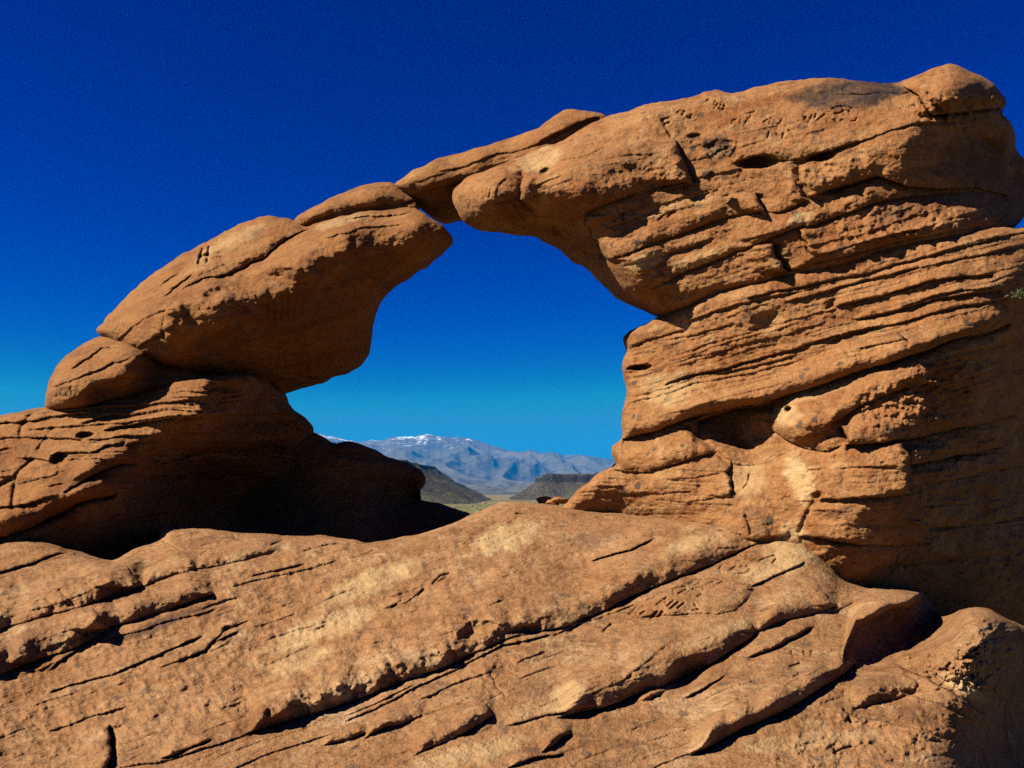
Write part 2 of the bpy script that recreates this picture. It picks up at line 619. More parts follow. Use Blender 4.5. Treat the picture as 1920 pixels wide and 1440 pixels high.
# ---- big leaning boulder that makes the lower arm of the arch
f = Feat()
f.L([(333, 546), (377, 524), (433, 510), (493, 484), (533, 455), (567, 432), (600, 418)], 0.16, 75, 24, 0.5, 40, 30)
f.L([(255, 655), (300, 628), (330, 606)], 0.05, 30, 8)
f.L([(213, 642), (250, 610), (290, 588), (335, 575)], 0.03, 25, 5, 0.6)
f.B(318, 575, 34, 26, 35, 0.10)
f.J([(335, 556), (308, 585), (302, 612), (314, 642)], 0.10, 60, 16, 0.5, 14, 14, -1, 7)
f.L([(420, 652), (520, 630), (620, 596), (690, 570)], 0.07, 50, 14, 0.5, 60, 30)
f.L([(560, 560), (640, 530), (740, 500)], 0.05, 40, 12, 0.5, 50, 40)
f.L([(480, 700), (560, 684), (650, 655)], 0.06, 40, 14, 0.5, 40, 30)
f.B(400, 552, 30, 16, 20, -0.07)
f.B(520, 498, 40, 16, 22, 0.05)
f.B(640, 440, 46, 20, 14, 0.06)
f.B(700, 412, 34, 10, 12, -0.04)
f.B(655, 402, 22, 7, 14, -0.035)
f.L([(640, 414), (690, 404), (740, 400), (780, 396)], 0.035, 12, 4, 0.6)
f.L([(600, 448), (660, 436), (690, 428), (760, 420)], 0.04, 14, 5, 0.5)
f.L([(345, 493), (390, 486), (430, 478)], 0.02, 20, 5)
f.L([(300, 560), (340, 528), (365, 515)], 0.05, 22, 7)
f.L([(290, 545), (320, 520), (345, 508)], 0.03, 16, 5)
f.V([(380, 467), (372, 494)], 0.07, 2.6)
f.V([(392, 464), (388, 491)], 0.07, 2.6)
f.V([(375, 482), (390, 478)], 0.10, 2.8)
f.V([(650, 415), (668, 409)], 0.02, 2)
f.V([(680, 420), (704, 414)], 0.02, 2)
f.V([(716, 402), (722, 410), (735, 404)], 0.02, 2)
for i in range(7):
    f.V([(500 + i * 13, 608 - i * 5 + (i % 3) * 9), (503 + i * 13, 570 - i * 5)], 0.02, 2.5)
f.beds([(240, 600), (330, 500), (520, 412), (560, 440), (420, 520), (320, 560)], 0.42, 0.035, 8, 26, 3)
f.beds([(420, 640), (700, 560), (690, 660), (540, 730), (400, 700)], 0.25, 0.04, 8, 30, 4)
f.lumps([(320, 560), (700, 430), (780, 470), (560, 620), (360, 640)], 60, 0.05, 3)
C_OUT = [(178, 619), (213, 583), (233, 560), (253, 540), (283, 517), (313, 493), (333, 480), (367, 463), (417, 437), (450, 418),
         (483, 408), (510, 404), (533, 407), (550, 414), (575, 424), (613, 408), (653, 402), (687, 394), (733, 391), (773, 389), (797, 399), (813, 412),
         (833, 425), (847, 441), (851, 450), (843, 463), (827, 480), (807, 497), (787, 507), (767, 522), (750, 531), (733, 543),
         (717, 560), (708, 577), (705, 597), (699, 623), (697, 640), (694, 657), (686, 676), (670, 691), (640, 703), (607, 717),
         (573, 728), (540, 737), (520, 745), (480, 735), (430, 715), (383, 705), (350, 698), (317, 687), (277, 670), (243, 657), (213, 642), (190, 630)]
C_CT = [(178, 618, 7.0), (253, 540, 7.1), (333, 480, 7.15), (417, 437, 7.2), (510, 405, 7.25), (550, 412, 7.25), (333, 545, 6.72), (433, 510, 6.83),
        (533, 455, 6.9), (620, 412, 7.0), (713, 393, 7.1), (773, 391, 7.15), (300, 598, 6.45), (413, 555, 6.36), (560, 488, 6.40), (650, 450, 6.5),
        (780, 422, 6.68), (840, 440, 7.0), (250, 650, 6.68), (383, 700, 7.05), (460, 640, 6.82), (560, 600, 6.88), (650, 540, 6.95),
        (750, 500, 7.05), (820, 480, 7.1), (534, 735, 7.9), (640, 700, 7.8), (690, 640, 7.7), (700, 590, 7.5), (750, 530, 7.35), (600, 680, 7.6), (460, 720, 7.6)]
rock("boulder", C_OUT, C_CT, f, M_ARM, arch, 26, 0.22, 1.7, 110, 1.15, 2.8, 1,
     stains=[('d', 560, 590, 130, 50, 15, 0.4), ('d', 700, 500, 90, 30, 25, 0.4), ('d', 420, 640, 80, 30, 10, 0.35), ('p', 430, 455, 90, 18, 28, 0.35), ('p', 640, 415, 70, 10, 15, 0.45), ('d', 470, 440, 25, 12, 20, 0.25)])

# ---- slab leaning on the boulder's back
f = Feat()
f.L([(560, 425), (600, 405), (650, 392), (700, 384), (780, 380)], 0.10, 50, 26, 0.4, 20, 10)
f.L([(620, 372), (680, 356), (740, 350)], 0.02, 16, 4)
for i in range(6):
    f.V([(672 + i * 12, 353 - i * 1.2), (678 + i * 12, 349 - i * 1.2)], 0.015, 2)
E2 = [(550, 413), (563, 402), (600, 381), (640, 362), (690, 343), (713, 341), (737, 343), (756, 355), (775, 368), (790, 392), (770, 402), (700, 410), (640, 422), (590, 440), (552, 436)]
rock("leaning_slab", E2, [(550, 413, 7.25), (640, 362, 7.35), (720, 342, 7.4), (780, 375, 7.35), (600, 415, 7.15), (700, 390, 7.15), (780, 395, 7.3), (640, 395, 7.1), (600, 440, 7.4), (700, 405, 7.4)],
     f, M_ARM, arch, 18, 0.15, 0.5, 60, 0.6, 1.6, 2)

# ---- thin slab bridging the top of the opening
f = Feat()
f.L([(770, 372), (815, 352), (850, 342), (900, 335), (960, 318), (1010, 300)], 0.12, 46, 22, 0.4, 20, 20)
f.L([(820, 318), (860, 312), (900, 300), (960, 284), (1020, 262), (1060, 240)], 0.04, 26, 8)
f.L([(1010, 262), (1050, 244), (1090, 230), (1130, 222)], 0.09, 24, 9, 0.5)
f.L([(960, 300), (1000, 284), (1050, 268)], 0.05, 22, 8)
f.beds([(780, 330), (1100, 215), (1100, 260), (900, 330), (780, 370)], 0.36, 0.03, 7, 18, 6)
E3 = [(738, 345), (763, 327), (790, 313), (813, 300), (840, 292), (873, 283), (913, 273), (953, 260), (980, 250), (1013, 237), (1040, 217), (1063, 204),
      (1097, 208), (1120, 210), (1133, 214), (1142, 222), (1165, 260), (1080, 330), (980, 380), (900, 415), (862, 414), (836, 421), (818, 415), (795, 396), (770, 380), (750, 362)]
rock("bridging_slab", E3, [(738, 345, 7.35), (840, 292, 7.4), (953, 260, 7.3), (1063, 205, 7.1), (1140, 220, 6.9), (800, 330, 7.15), (900, 300, 7.1), (1000, 270, 6.95), (1060, 240, 6.85),
                           (830, 345, 7.2), (920, 325, 7.2), (1000, 300, 7.05), (836, 415, 7.9), (870, 400, 7.85), (960, 360, 7.5), (1100, 300, 7.2), (785, 380, 7.5)],
     f, M_ARM, arch, 20, 0.16, 0.6, 70, 0.7, 1.8, 3)

# ---- rounded rock wedged under the boulder
f = Feat()
f.L([(93, 727), (150, 703), (187, 690), (213, 678), (250, 668)], 0.03, 24, 5, 0.9)
f.L([(128, 690), (160, 672), (190, 655), (215, 648)], 0.05, 24, 9)
f.L([(140, 760), (150, 738), (175, 724), (230, 712), (300, 704), (350, 706)], 0.06, 30, 12)
f.B(190, 740, 50, 16, 10, -0.08)
f.B(242, 677, 17, 8, 15, 0.04, 1.0)
for P in ([(107, 726), (108, 741), (103, 746), (99, 743)], [(121, 730), (114, 732), (114, 743), (120, 743)], [(125, 743), (124, 728), (129, 735), (133, 725), (134, 740)]):
    f.V(P, 0.022, 2.0)
D_OUT = [(83, 765), (86, 740), (91, 713), (103, 690), (123, 667), (150, 647), (180, 633), (197, 628), (230, 640), (283, 660), (350, 685), (395, 704), (395, 716), (333, 725), (283, 737),
         (233, 748), (187, 758), (140, 765), (100, 768)]
rock("wedged_stone", D_OUT, [(85, 765, 6.75), (90, 715, 6.75), (150, 650, 6.9), (193, 632, 7.0), (300, 680, 7.0), (380, 706, 7.0), (143, 715, 6.38), (233, 692, 6.44), (267, 665, 6.6),
                             (200, 742, 6.62), (300, 722, 6.85), (330, 705, 6.85), (110, 740, 6.5)],
     f, M_ARM, arch, 20, 0.18, 0.9, 80, 0.7, 1.6, 4, stains=[('d', 118, 735, 22, 14, 0, 0.35)])

# ---- bedded pillar under the boulder
f = Feat()
f.L([(-30, 795), (50, 788), (127, 777), (177, 772), (267, 758), (340, 752), (383, 748)], 0.06, 24, 7, 0.6)
f.L([(150, 792), (180, 784), (240, 778), (300, 772), (387, 770)], 0.06, 18, 6, 0.7)
f.L([(190, 806), (230, 800), (300, 790), (385, 782)], 0.08, 20, 7, 0.6)
f.L([(-30, 822), (20, 821), (100, 822), (200, 821), (293, 820)], 0.04, 18, 4, 0.9)
f.B(160, 814, 20, 8, 5, -0.14, 1.0)
f.L([(230, 838), (280, 830), (330, 822)], 0.08, 22, 9)
f.L([(90, 852), (125, 849), (167, 851), (200, 836), (240, 830)], 0.06, 20, 9, 0.7)
f.L([(30, 855), (120, 862), (200, 866), (247, 868)], 0.03, 16, 3, 1.0)
f.B(110, 858, 20, 10, 5, -0.14, 1.0)
f.L([(118, 924), (140, 910), (173, 893), (213, 876), (260, 870)], 0.26, 60, 28, 0.5, 8, 10)
f.B(80, 885, 70, 34, 15, 0.10)
f.L([(-30, 962), (3, 950), (60, 943), (115, 930)], 0.07, 40, 10)
f.L([(-330, 1060), (-180, 1040), (-60, 1024), (0, 1010), (43, 992), (83, 973), (133, 955), (165, 938), (225, 924)], 0.42, 90, 48, 0.4, 10, 14)
f.B(150, 925, 80, 26, 18, 0.12)
f.V([(60, 775), (40, 800), (38, 815)], 0.04, 4)
f.V([(100, 800), (70, 845)], 0.03, 3.5)
f.V([(22, 950), (30, 890), (60, 862)], 0.05, 4)
f.V([(0, 910), (20, 900)], 0.06, 5)
f.beds([(-60, 780), (400, 705), (400, 780), (250, 860), (-60, 870)], 0.08, 0.075, 6, 20, 9)
f.beds([(-60, 870), (250, 860), (230, 930), (60, 990), (-60, 1000)], 0.28, 0.03, 9, 24, 10)
f.beds([(400, 715), (540, 740), (590, 800), (560, 880), (280, 880), (300, 800)], 0.03, 0.13, 9, 30, 12, 25, -0.2)
f.beds([(225, 880), (480, 880), (470, 1000), (220, 1010)], 0.10, 0.10, 12, 40, 28, 25, -0.2)
f.L([(290, 868), (360, 852), (450, 846), (560, 838)], 0.22, 60, 26, 0.8)
f.L([(400, 800), (470, 795), (560, 790)], 0.14, 44, 20, 0.7)
f.B(400, 915, 150, 60, -4, -0.40)
f.lumps([(380, 720), (560, 740), (560, 860), (250, 1000), (230, 900)], 44, 0.06, 34)
A_OUT = [(-420, 900), (-370, 850), (-290, 822), (-170, 800), (-60, 790), (0, 778), (50, 770), (83, 764), (140, 756), (187, 748), (283, 728), (383, 706), (430, 701), (468, 700), (500, 715), (534, 738), (543, 757), (550, 768), (567, 778),
         (583, 793), (592, 805), (589, 813), (580, 822), (560, 850), (540, 920), (480, 1000), (380, 1050), (220, 1080), (-20, 1090), (-170, 1100), (-330, 1110), (-430, 1040), (-450, 960)]
A_CT = [(-430, 930, 7.2), (-400, 1080, 6.6), (-300, 830, 7.3), (-300, 960, 6.5), (-170, 800, 7.1), (-170, 1000, 6.2), (0, 780, 6.85), (83, 766, 6.82), (280, 733, 6.75), (430, 703, 6.62), (0, 850, 6.42), (150, 820, 6.36), (300, 790, 6.36), (380, 765, 6.42),
        (290, 825, 6.47), (250, 872, 6.42), (220, 925, 6.30), (100, 950, 6.12), (0, 1000, 5.98), (100, 1040, 6.2), (0, 1050, 5.98), (450, 760, 7.0), (534, 745, 7.8), (590, 805, 8.2),
        (400, 870, 7.6), (500, 850, 8.2), (300, 920, 7.0), (350, 980, 7.5), (250, 1000, 6.8), (480, 960, 8.3), (420, 725, 6.75), (60, 900, 6.22), (340, 850, 7.0)]
rock("bedded_pillar", A_OUT, A_CT, f, M_ARM, arch, 22, 0.2, 1.6, 150, 0.9, 2.0, 5)

# ---- shaded rock that runs on behind the pillar
f = Feat()
f.beds([(480, 800), (800, 860), (780, 930), (480, 1000)], -0.05, 0.06, 12, 34, 13)
f.B(700, 880, 110, 30, -12, 0.15)
B_OUT = [(470, 800), (560, 800), (592, 812), (612, 822), (630, 833), (636, 829), (655, 828), (671, 830), (699, 842), (726, 856), (761, 867), (788, 880), (799, 895), (800, 903), (795, 915), (781, 925), (767, 932),
         (790, 937), (816, 942), (850, 952), (882, 964), (910, 985), (900, 1020), (690, 1080), (400, 1080), (330, 950)]
rock("shaded_hump", B_OUT, [(590, 815, 8.2), (700, 845, 8.3), (800, 897, 8.7), (650, 900, 8.1), (470, 900, 8.6), (880, 965, 8.2), (700, 980, 7.9), (850, 960, 8.3), (400, 1000, 7.9), (760, 932, 8.9), (700, 920, 8.3)],
     f, M_ARM, arch, 26, 0.25, 1.2, 120, 0.8, 1.6, 6)

# ---- upper block of the right side
f = Feat(0.72, 0.9, 0.6, 0.6, 1.5, 0.8, 0.5)
# nose
f.B(920, 375, 60, 48, 10, 0.10)
f.J([(945, 330), (930, 360), (925, 395), (945, 425)], -0.03, 40, 6, 0.0, 10, 10, -1)
f.J([(980, 320), (975, 345), (978, 375), (1000, 400), (1012, 412)], 0.22, 60, 22, 0.3, 12, 12, -1, 8)
f.B(1062, 345, 85, 60, 15, 0.10)
f.B(1022, 324, 13, 8, 20, -0.10, 1.0)
f.L([(995, 350), (1030, 338), (1060, 326)], 0.04, 14, 5, 1.0)
f.L([(984, 372), (1005, 366), (1024, 358)], 0.03, 10, 3, 1.6)
f.L([(1025, 350), (1060, 340), (1080, 334)], 0.03, 12, 4, 0.8)
for P in ([(896, 361), (898, 374)], [(905, 360), (907, 372)], [(915, 352), (910, 370)], [(920, 356), (917, 369)], [(882, 378), (878, 392)], [(930, 382), (955, 376)], [(948, 388), (955, 410)],
          [(960, 375), (1000, 432)], [(938, 398), (948, 412)], [(968, 408), (985, 428)]):
    f.V(P, 0.02, 2.0)
# soffit knobs
f.L([(1008, 452), (1035, 455), (1062, 452)], 0.06, 22, 8, 0.8)
f.B(1040, 428, 26, 16, -10, -0.10)
f.L([(1070, 492), (1085, 496), (1098, 490)], 0.05, 22, 8)
f.B(1080, 470, 14, 14, 0, 0.05)
f.V([(1099, 482), (1112, 476)], 0.03, 2.5)
for P in ([(1124, 504), (1138, 535)], [(1137, 508), (1148, 530)], [(1143, 506), (1152, 524)], [(1126, 524), (1131, 535)]):
    f.V(P, 0.03, 2.4)
# upper mass
f.L([(1040, 418), (1070, 412), (1098, 402), (1133, 383), (1167, 370), (1213, 357), (1267, 346), (1292, 340)], 0.17, 95, 30, 0.5, 14, 8)
f.J([(1258, 256), (1270, 275), (1280, 295), (1290, 320), (1300, 342)], 0.15, 90, 20, 0.6, 26, 4, 1, 12)
f.L([(1290, 338), (1320, 331), (1380, 320), (1440, 312)], 0.03, 20, 5, 0.6)
f.B(1422, 306, 44, 14, 12, -0.22, 1.0)
f.L([(1370, 308), (1400, 300), (1440, 298), (1475, 300), (1510, 296), (1545, 288), (1583, 275), (1613, 265)], 0.10, 40, 14, 0.6)
f.B(1540, 293, 30, 9, 15, -0.14, 0.9)
f.L([(1480, 306), (1540, 293), (1583, 277), (1613, 267), (1663, 247), (1713, 232), (1770, 226), (1820, 232)], 0.05, 60, 8, 1.0, 14, 30)
f.B(1334, 272, 16, 8, -8, -0.03, 1.0)
f.B(1364, 276, 12, 6, 10, -0.035, 1.0)
f.B(1348, 284, 10, 5, 30, -0.03, 1.0)
f.lumps([(1310, 262), (1385, 262), (1380, 295), (1320, 295)], 14, 0.03, 31, 8)
f.B(1300, 256, 12, 6, 12, -0.03, 1.0)
f.L([(1310, 178), (1350, 174), (1372, 178)], 0.05, 10, 5)
f.V([(1242, 226), (1250, 240), (1258, 255)], 0.04, 3)
f.V([(1245, 224), (1254, 221)], 0.03, 2.2)
f.V([(1247, 233), (1255, 230)], 0.03, 2.2)
f.V([(1198, 260), (1240, 290), (1262, 310)], 0.02, 3)
f.L([(1130, 300), (1180, 290), (1240, 284)], 0.03, 40, 8)
f.B(1180, 320, 50, 20, 10, -0.05)
f.L([(1040, 305), (1100, 290), (1150, 270)], 0.02, 20, 4, 1.0)
f.L([(1560, 178), (1620, 176), (1660, 172), (1690, 176), (1710, 172)], 0.05, 20, 7, 0.4)
f.B(1560, 178, 95, 24, 5, -0.05)
f.L([(1330, 190), (1400, 178), (1440, 180)], 0.02, 16, 4)
# carved marks of the upper face
for P in ([(1317, 184), (1323, 190), (1329, 186)], [(1319, 192), (1330, 188)], [(1342, 190), (1347, 195), (1343, 199), (1338, 196), (1342, 190)], [(1346, 194), (1339, 204)],
          [(1353, 192), (1350, 197), (1355, 200), (1360, 197), (1358, 192), (1353, 192)], [(1351, 197), (1348, 203), (1354, 206), (1359, 202), (1357, 198)],
          [(1270, 212), (1275, 207), (1283, 210)], [(1284, 209), (1279, 216)], [(1288, 219), (1296, 222)], [(1297, 215), (1293, 223)],
          [(1372, 233), (1374, 226), (1381, 224)], [(1389, 224), (1388, 232)], [(1402, 222), (1398, 231)], [(1408, 216), (1404, 228)], [(1400, 213), (1416, 210)],
          [(1432, 229), (1440, 224)], [(1446, 221), (1443, 231)], [(1460, 233), (1466, 225), (1465, 232), (1458, 232)],
          [(1442, 248), (1440, 257)], [(1456, 250), (1460, 256)], [(1469, 250), (1467, 259)], [(1479, 244), (1488, 256)],
          [(1507, 219), (1514, 226), (1517, 230)], [(1512, 219), (1509, 223)], [(1523, 216), (1515, 231)], [(1531, 214), (1526, 225)], [(1546, 215), (1530, 227)],
          [(1560, 204), (1572, 200), (1586, 199), (1596, 203)], [(1577, 196), (1584, 212)], [(1597, 202), (1592, 209), (1580, 207)], [(1566, 214), (1580, 210)], [(1592, 211), (1594, 216)],
          [(1564, 225), (1573, 233)], [(1576, 227), (1580, 223), (1588, 230)], [(1597, 227), (1604, 227), (1606, 222)]):
    f.V([(x, y) for x, y in P], 0.022, 1.7)
# right cap
f.L([(1690, 160), (1720, 178), (1745, 215), (1800, 212), (1850, 204), (1885, 200)], 0.30, 80, 24, 0.9, 20, 3)
f.V([(1740, 178), (1760, 205), (1770, 222)], 0.06, 6)
f.B(1790, 165, 70, 36, 10, 0.10)
f.B(1850, 270, 34, 14, -30, -0.10)
f.lumps([(1700, 180), (1880, 170), (1900, 280), (1800, 240), (1700, 220)], 26, 0.05, 8)
# overhanging beds below
f.L([(1513, 370), (1563, 354), (1613, 341), (1647, 330), (1700, 348), (1763, 352), (1830, 352), (1890, 366)], 0.46, 105, 80, 0.5, 60, 10, 16)
f.L([(1513, 371), (1567, 356), (1620, 340), (1650, 326)], 0.12, 60, 22, 0.5, 8, 12)
f.J([(1500, 308), (1494, 325), (1505, 350), (1515, 372)], 0.10, 50, 14, 0.3, 8, 6, -1, 5)
f.L([(1430, 394), (1460, 398), (1490, 387), (1515, 374)], 0.12, 44, 22, 0.6, 8, 6)
f.J([(1492, 340), (1505, 362), (1516, 378)], 0.07, 40, 10, 0.4, 6, 6, 1)
f.L([(1140, 489), (1183, 472), (1217, 458), (1267, 441), (1317, 421), (1367, 406), (1430, 393)], 0.15, 60, 22, 0.6, 8, 5)
f.J([(1415, 362), (1424, 378), (1432, 396)], 0.12, 60, 12, 0.6, 4, 4, 1, 9)
f.L([(1103, 442), (1135, 430), (1167, 418), (1213, 400), (1240, 388)], 0.03, 16, 3, 1.6)
f.J([(1097, 402), (1101, 420), (1112, 444), (1130, 475), (1142, 490)], 0.16, 46, 8, 0.6, 6, 6, -1, 7)
f.L([(1150, 375), (1210, 362), (1280, 352)], 0.02, 14, 3, 1.2)
for P in ([(1163, 404), (1172, 398)], [(1166, 400), (1168, 412)], [(1234, 414), (1243, 405)], [(1254, 406), (1262, 396)], [(1232, 402), (1240, 400)], [(1262, 356), (1275, 350)], [(1284, 348), (1282, 355)], [(1291, 346), (1289, 353)],
          [(1300, 371), (1312, 367)], [(1322, 366), (1330, 362)], [(1338, 360), (1345, 357)]):
    f.V(P, 0.025, 1.8)
f.L([(1213, 545), (1250, 527), (1290, 504), (1333, 491), (1383, 471), (1433, 453), (1480, 434), (1510, 424)], 0.13, 44, 15, 0.6, 10, 6)
f.L([(1160, 500), (1210, 488), (1270, 470), (1340, 448)], 0.06, 30, 10, 0.5)
f.L([(1510, 428), (1540, 416), (1563, 408), (1600, 396), (1640, 381), (1690, 372), (1760, 360), (1850, 360)], 0.18, 55, 24, 0.6, 6, 20)
f.J([(1500, 428), (1506, 450), (1518, 478)], 0.08, 40, 9, 0.5, 8, 8, -1)
f.J([(1446, 456), (1450, 475), (1466, 494), (1482, 510)], 0.16, 70, 18, 0.6, 8, 4, 1, 9)
f.L([(1482, 512), (1540, 490), (1600, 476), (1660, 462), (1720, 446), (1790, 432), (1880, 420)], 0.10, 40, 12, 0.5)
f.L([(1520, 482), (1560, 470), (1610, 456), (1680, 440), (1740, 426)], 0.04, 14, 4, 0.8)
f.L([(1180, 572), (1220, 566), (1260, 556), (1330, 545), (1400, 536), (1450, 520), (1480, 510)], 0.05, 40, 20, 0.3)
f.beds([(1500, 430), (1900, 370), (1900, 430), (1500, 510)], 0.27, 0.05, 8, 22, 15)
f.beds([(1150, 490), (1430, 400), (1500, 430), (1460, 500), (1230, 560)], 0.33, 0.035, 8, 26, 16)
f.beds([(1120, 380), (1420, 320), (1420, 390), (1140, 480)], 0.3, 0.03, 8, 24, 17)
f.beds([(1040, 260), (1400, 170), (1700, 170), (1600, 260), (1100, 330)], 0.25, 0.022, 9, 30, 18)
f.lumps([(1180, 280), (1270, 300), (1290, 340), (1120, 380), (1130, 320)], 30, 0.028, 9)
f.lumps([(1480, 310), (1640, 270), (1640, 400), (1500, 400)], 36, 0.03, 10)
f.lumps([(1560, 400), (1880, 360), (1880, 430), (1560, 470)], 34, 0.04, 11)
F1 = [(847, 370), (853, 353), (873, 333), (907, 320), (940, 307), (980, 293), (1010, 275), (1050, 262), (1090, 240), (1120, 224), (1140, 217), (1167, 212), (1193, 202), (1217, 193), (1267, 187), (1310, 178), (1318, 171), (1353, 170),
      (1372, 175), (1390, 172), (1417, 162), (1467, 153), (1517, 148), (1550, 146), (1583, 147), (1610, 152), (1647, 157), (1683, 156), (1713, 143), (1747, 130), (1780, 119), (1793, 119),
      (1813, 130), (1840, 143), (1868, 160), (1877, 177), (1890, 190), (1884, 202), (1873, 207), (1888, 223), (1901, 240), (1905, 260), (1903, 280), (1922, 299), (1936, 330), (1934, 370), (1922, 405), (1905, 425),
      (1880, 440), (1847, 446), (1780, 454), (1713, 464), (1647, 484), (1613, 496), (1547, 512), (1497, 524), (1447, 537), (1380, 552), (1330, 560), (1284, 585), (1237, 596), (1198, 580), (1180, 571), (1155, 561), (1140, 545),
      (1123, 528), (1103, 508), (1095, 497), (1077, 493), (1063, 480), (1047, 466), (1020, 453), (1003, 442), (973, 442), (947, 438), (897, 432), (877, 422), (866, 410), (857, 398), (850, 385)]
F1C = [(850, 370, 6.85), (900, 370, 6.5), (960, 350, 6.45), (960, 420, 6.75), (1060, 340, 6.30), (1150, 320, 6.28), (1000, 290, 6.75), (1130, 225, 6.75), (1300, 185, 6.55), (1500, 158, 6.45), (1200, 250, 6.40), (1300, 270, 6.35),
       (1400, 250, 6.22), (1500, 240, 6.10), (1620, 230, 6.0), (1700, 170, 6.1), (1780, 130, 6.05), (1760, 180, 5.92), (1880, 190, 6.4), (1860, 240, 6.3), (1200, 420, 6.30), (1300, 380, 6.22), (1400, 420, 6.08), (1400, 340, 6.18), (1500, 340, 6.05),
       (1600, 420, 5.90), (1600, 320, 5.95), (1700, 260, 5.85), (1750, 320, 6.05), (1800, 400, 5.92), (1900, 400, 6.45), (1900, 330, 6.9), (1250, 520, 6.30), (1400, 500, 6.12), (1010, 440, 7.3), (1060, 475, 7.4), (1120, 525, 7.3),
       (1190, 577, 7.0), (1237, 596, 6.62), (1100, 425, 6.55), (1145, 500, 6.5), (1190, 550, 6.45), (1500, 512, 6.02), (1700, 460, 5.85), (1830, 440, 5.95), (1300, 555, 6.27), (1040, 410, 6.75), (1080, 445, 7.0)]
rock("overhanging_block", F1, F1C, f, M_WALL, arch, 24, 0.22, 2.2, 200, 0.85, 2.0, 7,
     stains=[('d', 1585, 178, 125, 34, 3, 1.0), ('d', 1650, 163, 60, 18, -12, 1.0), ('d', 1345, 275, 42, 20, -8, 0.85), ('d', 1300, 255, 16, 10, 0, 0.8), ('d', 1180, 300, 70, 40, 15, 0.30), ('d', 1830, 170, 50, 30, 0, 0.3),
             ('d', 965, 390, 40, 34, 0, 0.42), ('d', 1830, 300, 90, 60, 0, 0.45), ('d', 1130, 480, 12, 8, 0, 0.4), ('p', 1210, 490, 45, 18, 20, 0.75), ('p', 1500, 410, 30, 14, 20, 0.7), ('p', 1300, 490, 60, 16, 22, 0.45),
             ('p', 1010, 300, 60, 25, 20, 0.5), ('p', 1340, 285, 30, 10, 0, 0.3), ('p', 1450, 300, 40, 10, 10, 0.4), ('p', 1230, 395, 80, 14, 20, 0.4), ('d', 1600, 350, 60, 24, 15, 0.35), ('d', 1700, 400, 80, 24, 15, 0.35)],
     cuts=[dict(name='cap_rock', parent=arch, poly=[(1683, 152), (1713, 138), (1780, 110), (1900, 150), (1897, 200), (1850, 206), (1800, 214), (1770, 224), (1745, 215), (1720, 180)]),
           dict(name='rounded_nose', parent=arch, poly=[(835, 370), (850, 335), (940, 298), (985, 318), (975, 345), (980, 378), (1003, 405), (1003, 450), (860, 445)]),
           dict(name='upper_slab', parent=arch, poly=[(1097, 402), (1213, 365), (1300, 345), (1415, 362), (1432, 395), (1317, 424), (1142, 490), (1110, 445)])])

# ---- bedded wall below
f = Feat(0.75, 0.9, 0.6, 0.6, 1.5, 0.8, 0.5)
f.B(1201, 690, 24, 6, 8, -0.16, 0.8)
f.L([(1166, 664), (1185, 650), (1210, 640), (1240, 632), (1290, 615)], 0.07, 36, 10, 0.6, 4, 16)
f.L([(1166, 700), (1230, 692), (1300, 668), (1370, 655)], 0.03, 24, 5, 0.7)
f.L([(1166, 824), (1220, 811), (1271, 791), (1314, 777), (1378, 765), (1425, 760), (1463, 747), (1527, 725), (1613, 696), (1698, 670), (1783, 640), (1848, 622), (1900, 604)], 0.26, 60, 18, 0.8, 6, 14, 10)
f.L([(1240, 722), (1290, 706), (1339, 694), (1425, 672), (1527, 643), (1600, 624), (1660, 608)], 0.045, 22, 4, 1.6)
f.L([(1340, 700), (1420, 684), (1500, 662)], 0.03, 14, 4, 1.0)
f.L([(1600, 655), (1640, 648), (1672, 640), (1700, 634)], 0.05, 18, 6, 0.7)
f.J([(1690, 622), (1698, 636), (1702, 650), (1712, 660)], 0.09, 40, 10, 0.5, 6, 6, -1)
f.L([(1660, 674), (1710, 656), (1780, 635), (1840, 618)], 0.06, 24, 8, 0.5)
f.B(1438, 602, 46, 22, 20, -0.07, 2)
f.L([(1395, 618), (1416, 616), (1445, 610), (1470, 602)], 0.05, 26, 9, 0.4)
f.L([(1280, 602), (1340, 585), (1400, 570), (1450, 556), (1500, 546)], 0.04, 18, 4, 0.9)
f.L([(1400, 560), (1460, 545), (1540, 530), (1604, 518), (1680, 497), (1760, 474), (1850, 452), (1940, 430)], 0.06, 20, 6, 0.9)
f.L([(1467, 566), (1560, 545), (1640, 520), (1720, 502), (1800, 486), (1880, 470), (1950, 455)], 0.05, 16, 5, 0.9)
f.L([(1560, 577), (1640, 556), (1700, 540), (1750, 528), (1800, 518), (1862, 512)], 0.09, 24, 8, 0.8, 14, 6)
f.L([(1600, 600), (1680, 582), (1760, 562), (1830, 548), (1880, 542)], 0.07, 22, 7, 0.9, 14, 6)
f.L([(1690, 575), (1760, 556), (1800, 544), (1870, 536)], 0.06, 14, 5, 0.8)
f.L([(1540, 646), (1620, 622), (1680, 606), (1740, 592), (1800, 575), (1900, 558)], 0.045, 20, 4, 1.2)
f.L([(1240, 640), (1290, 630), (1380, 606)], 0.03, 18, 4, 0.8)
f.B(1560, 572, 14, 8, 30, -0.05, 1.0)
# alcove under the main bed
f.L([(1296, 792), (1340, 778), (1378, 768), (1425, 764), (1468, 752)], 0.20, 50, 20, 1.6, 14, 20, 34)
f.B(1395, 815, 115, 60, -16, -0.22, 2)
f.L([(1140, 880), (1207, 884), (1262, 871), (1305, 857), (1345, 846)], 0.16, 50, 20, 0.6, 6, 14, 8)
f.V([(1290, 800), (1345, 850), (1366, 868)], 0.06, 6)
f.L([(1355, 868), (1400, 872), (1442, 868), (1463, 853), (1480, 850)], 0.02, 10, 3, 1.0)
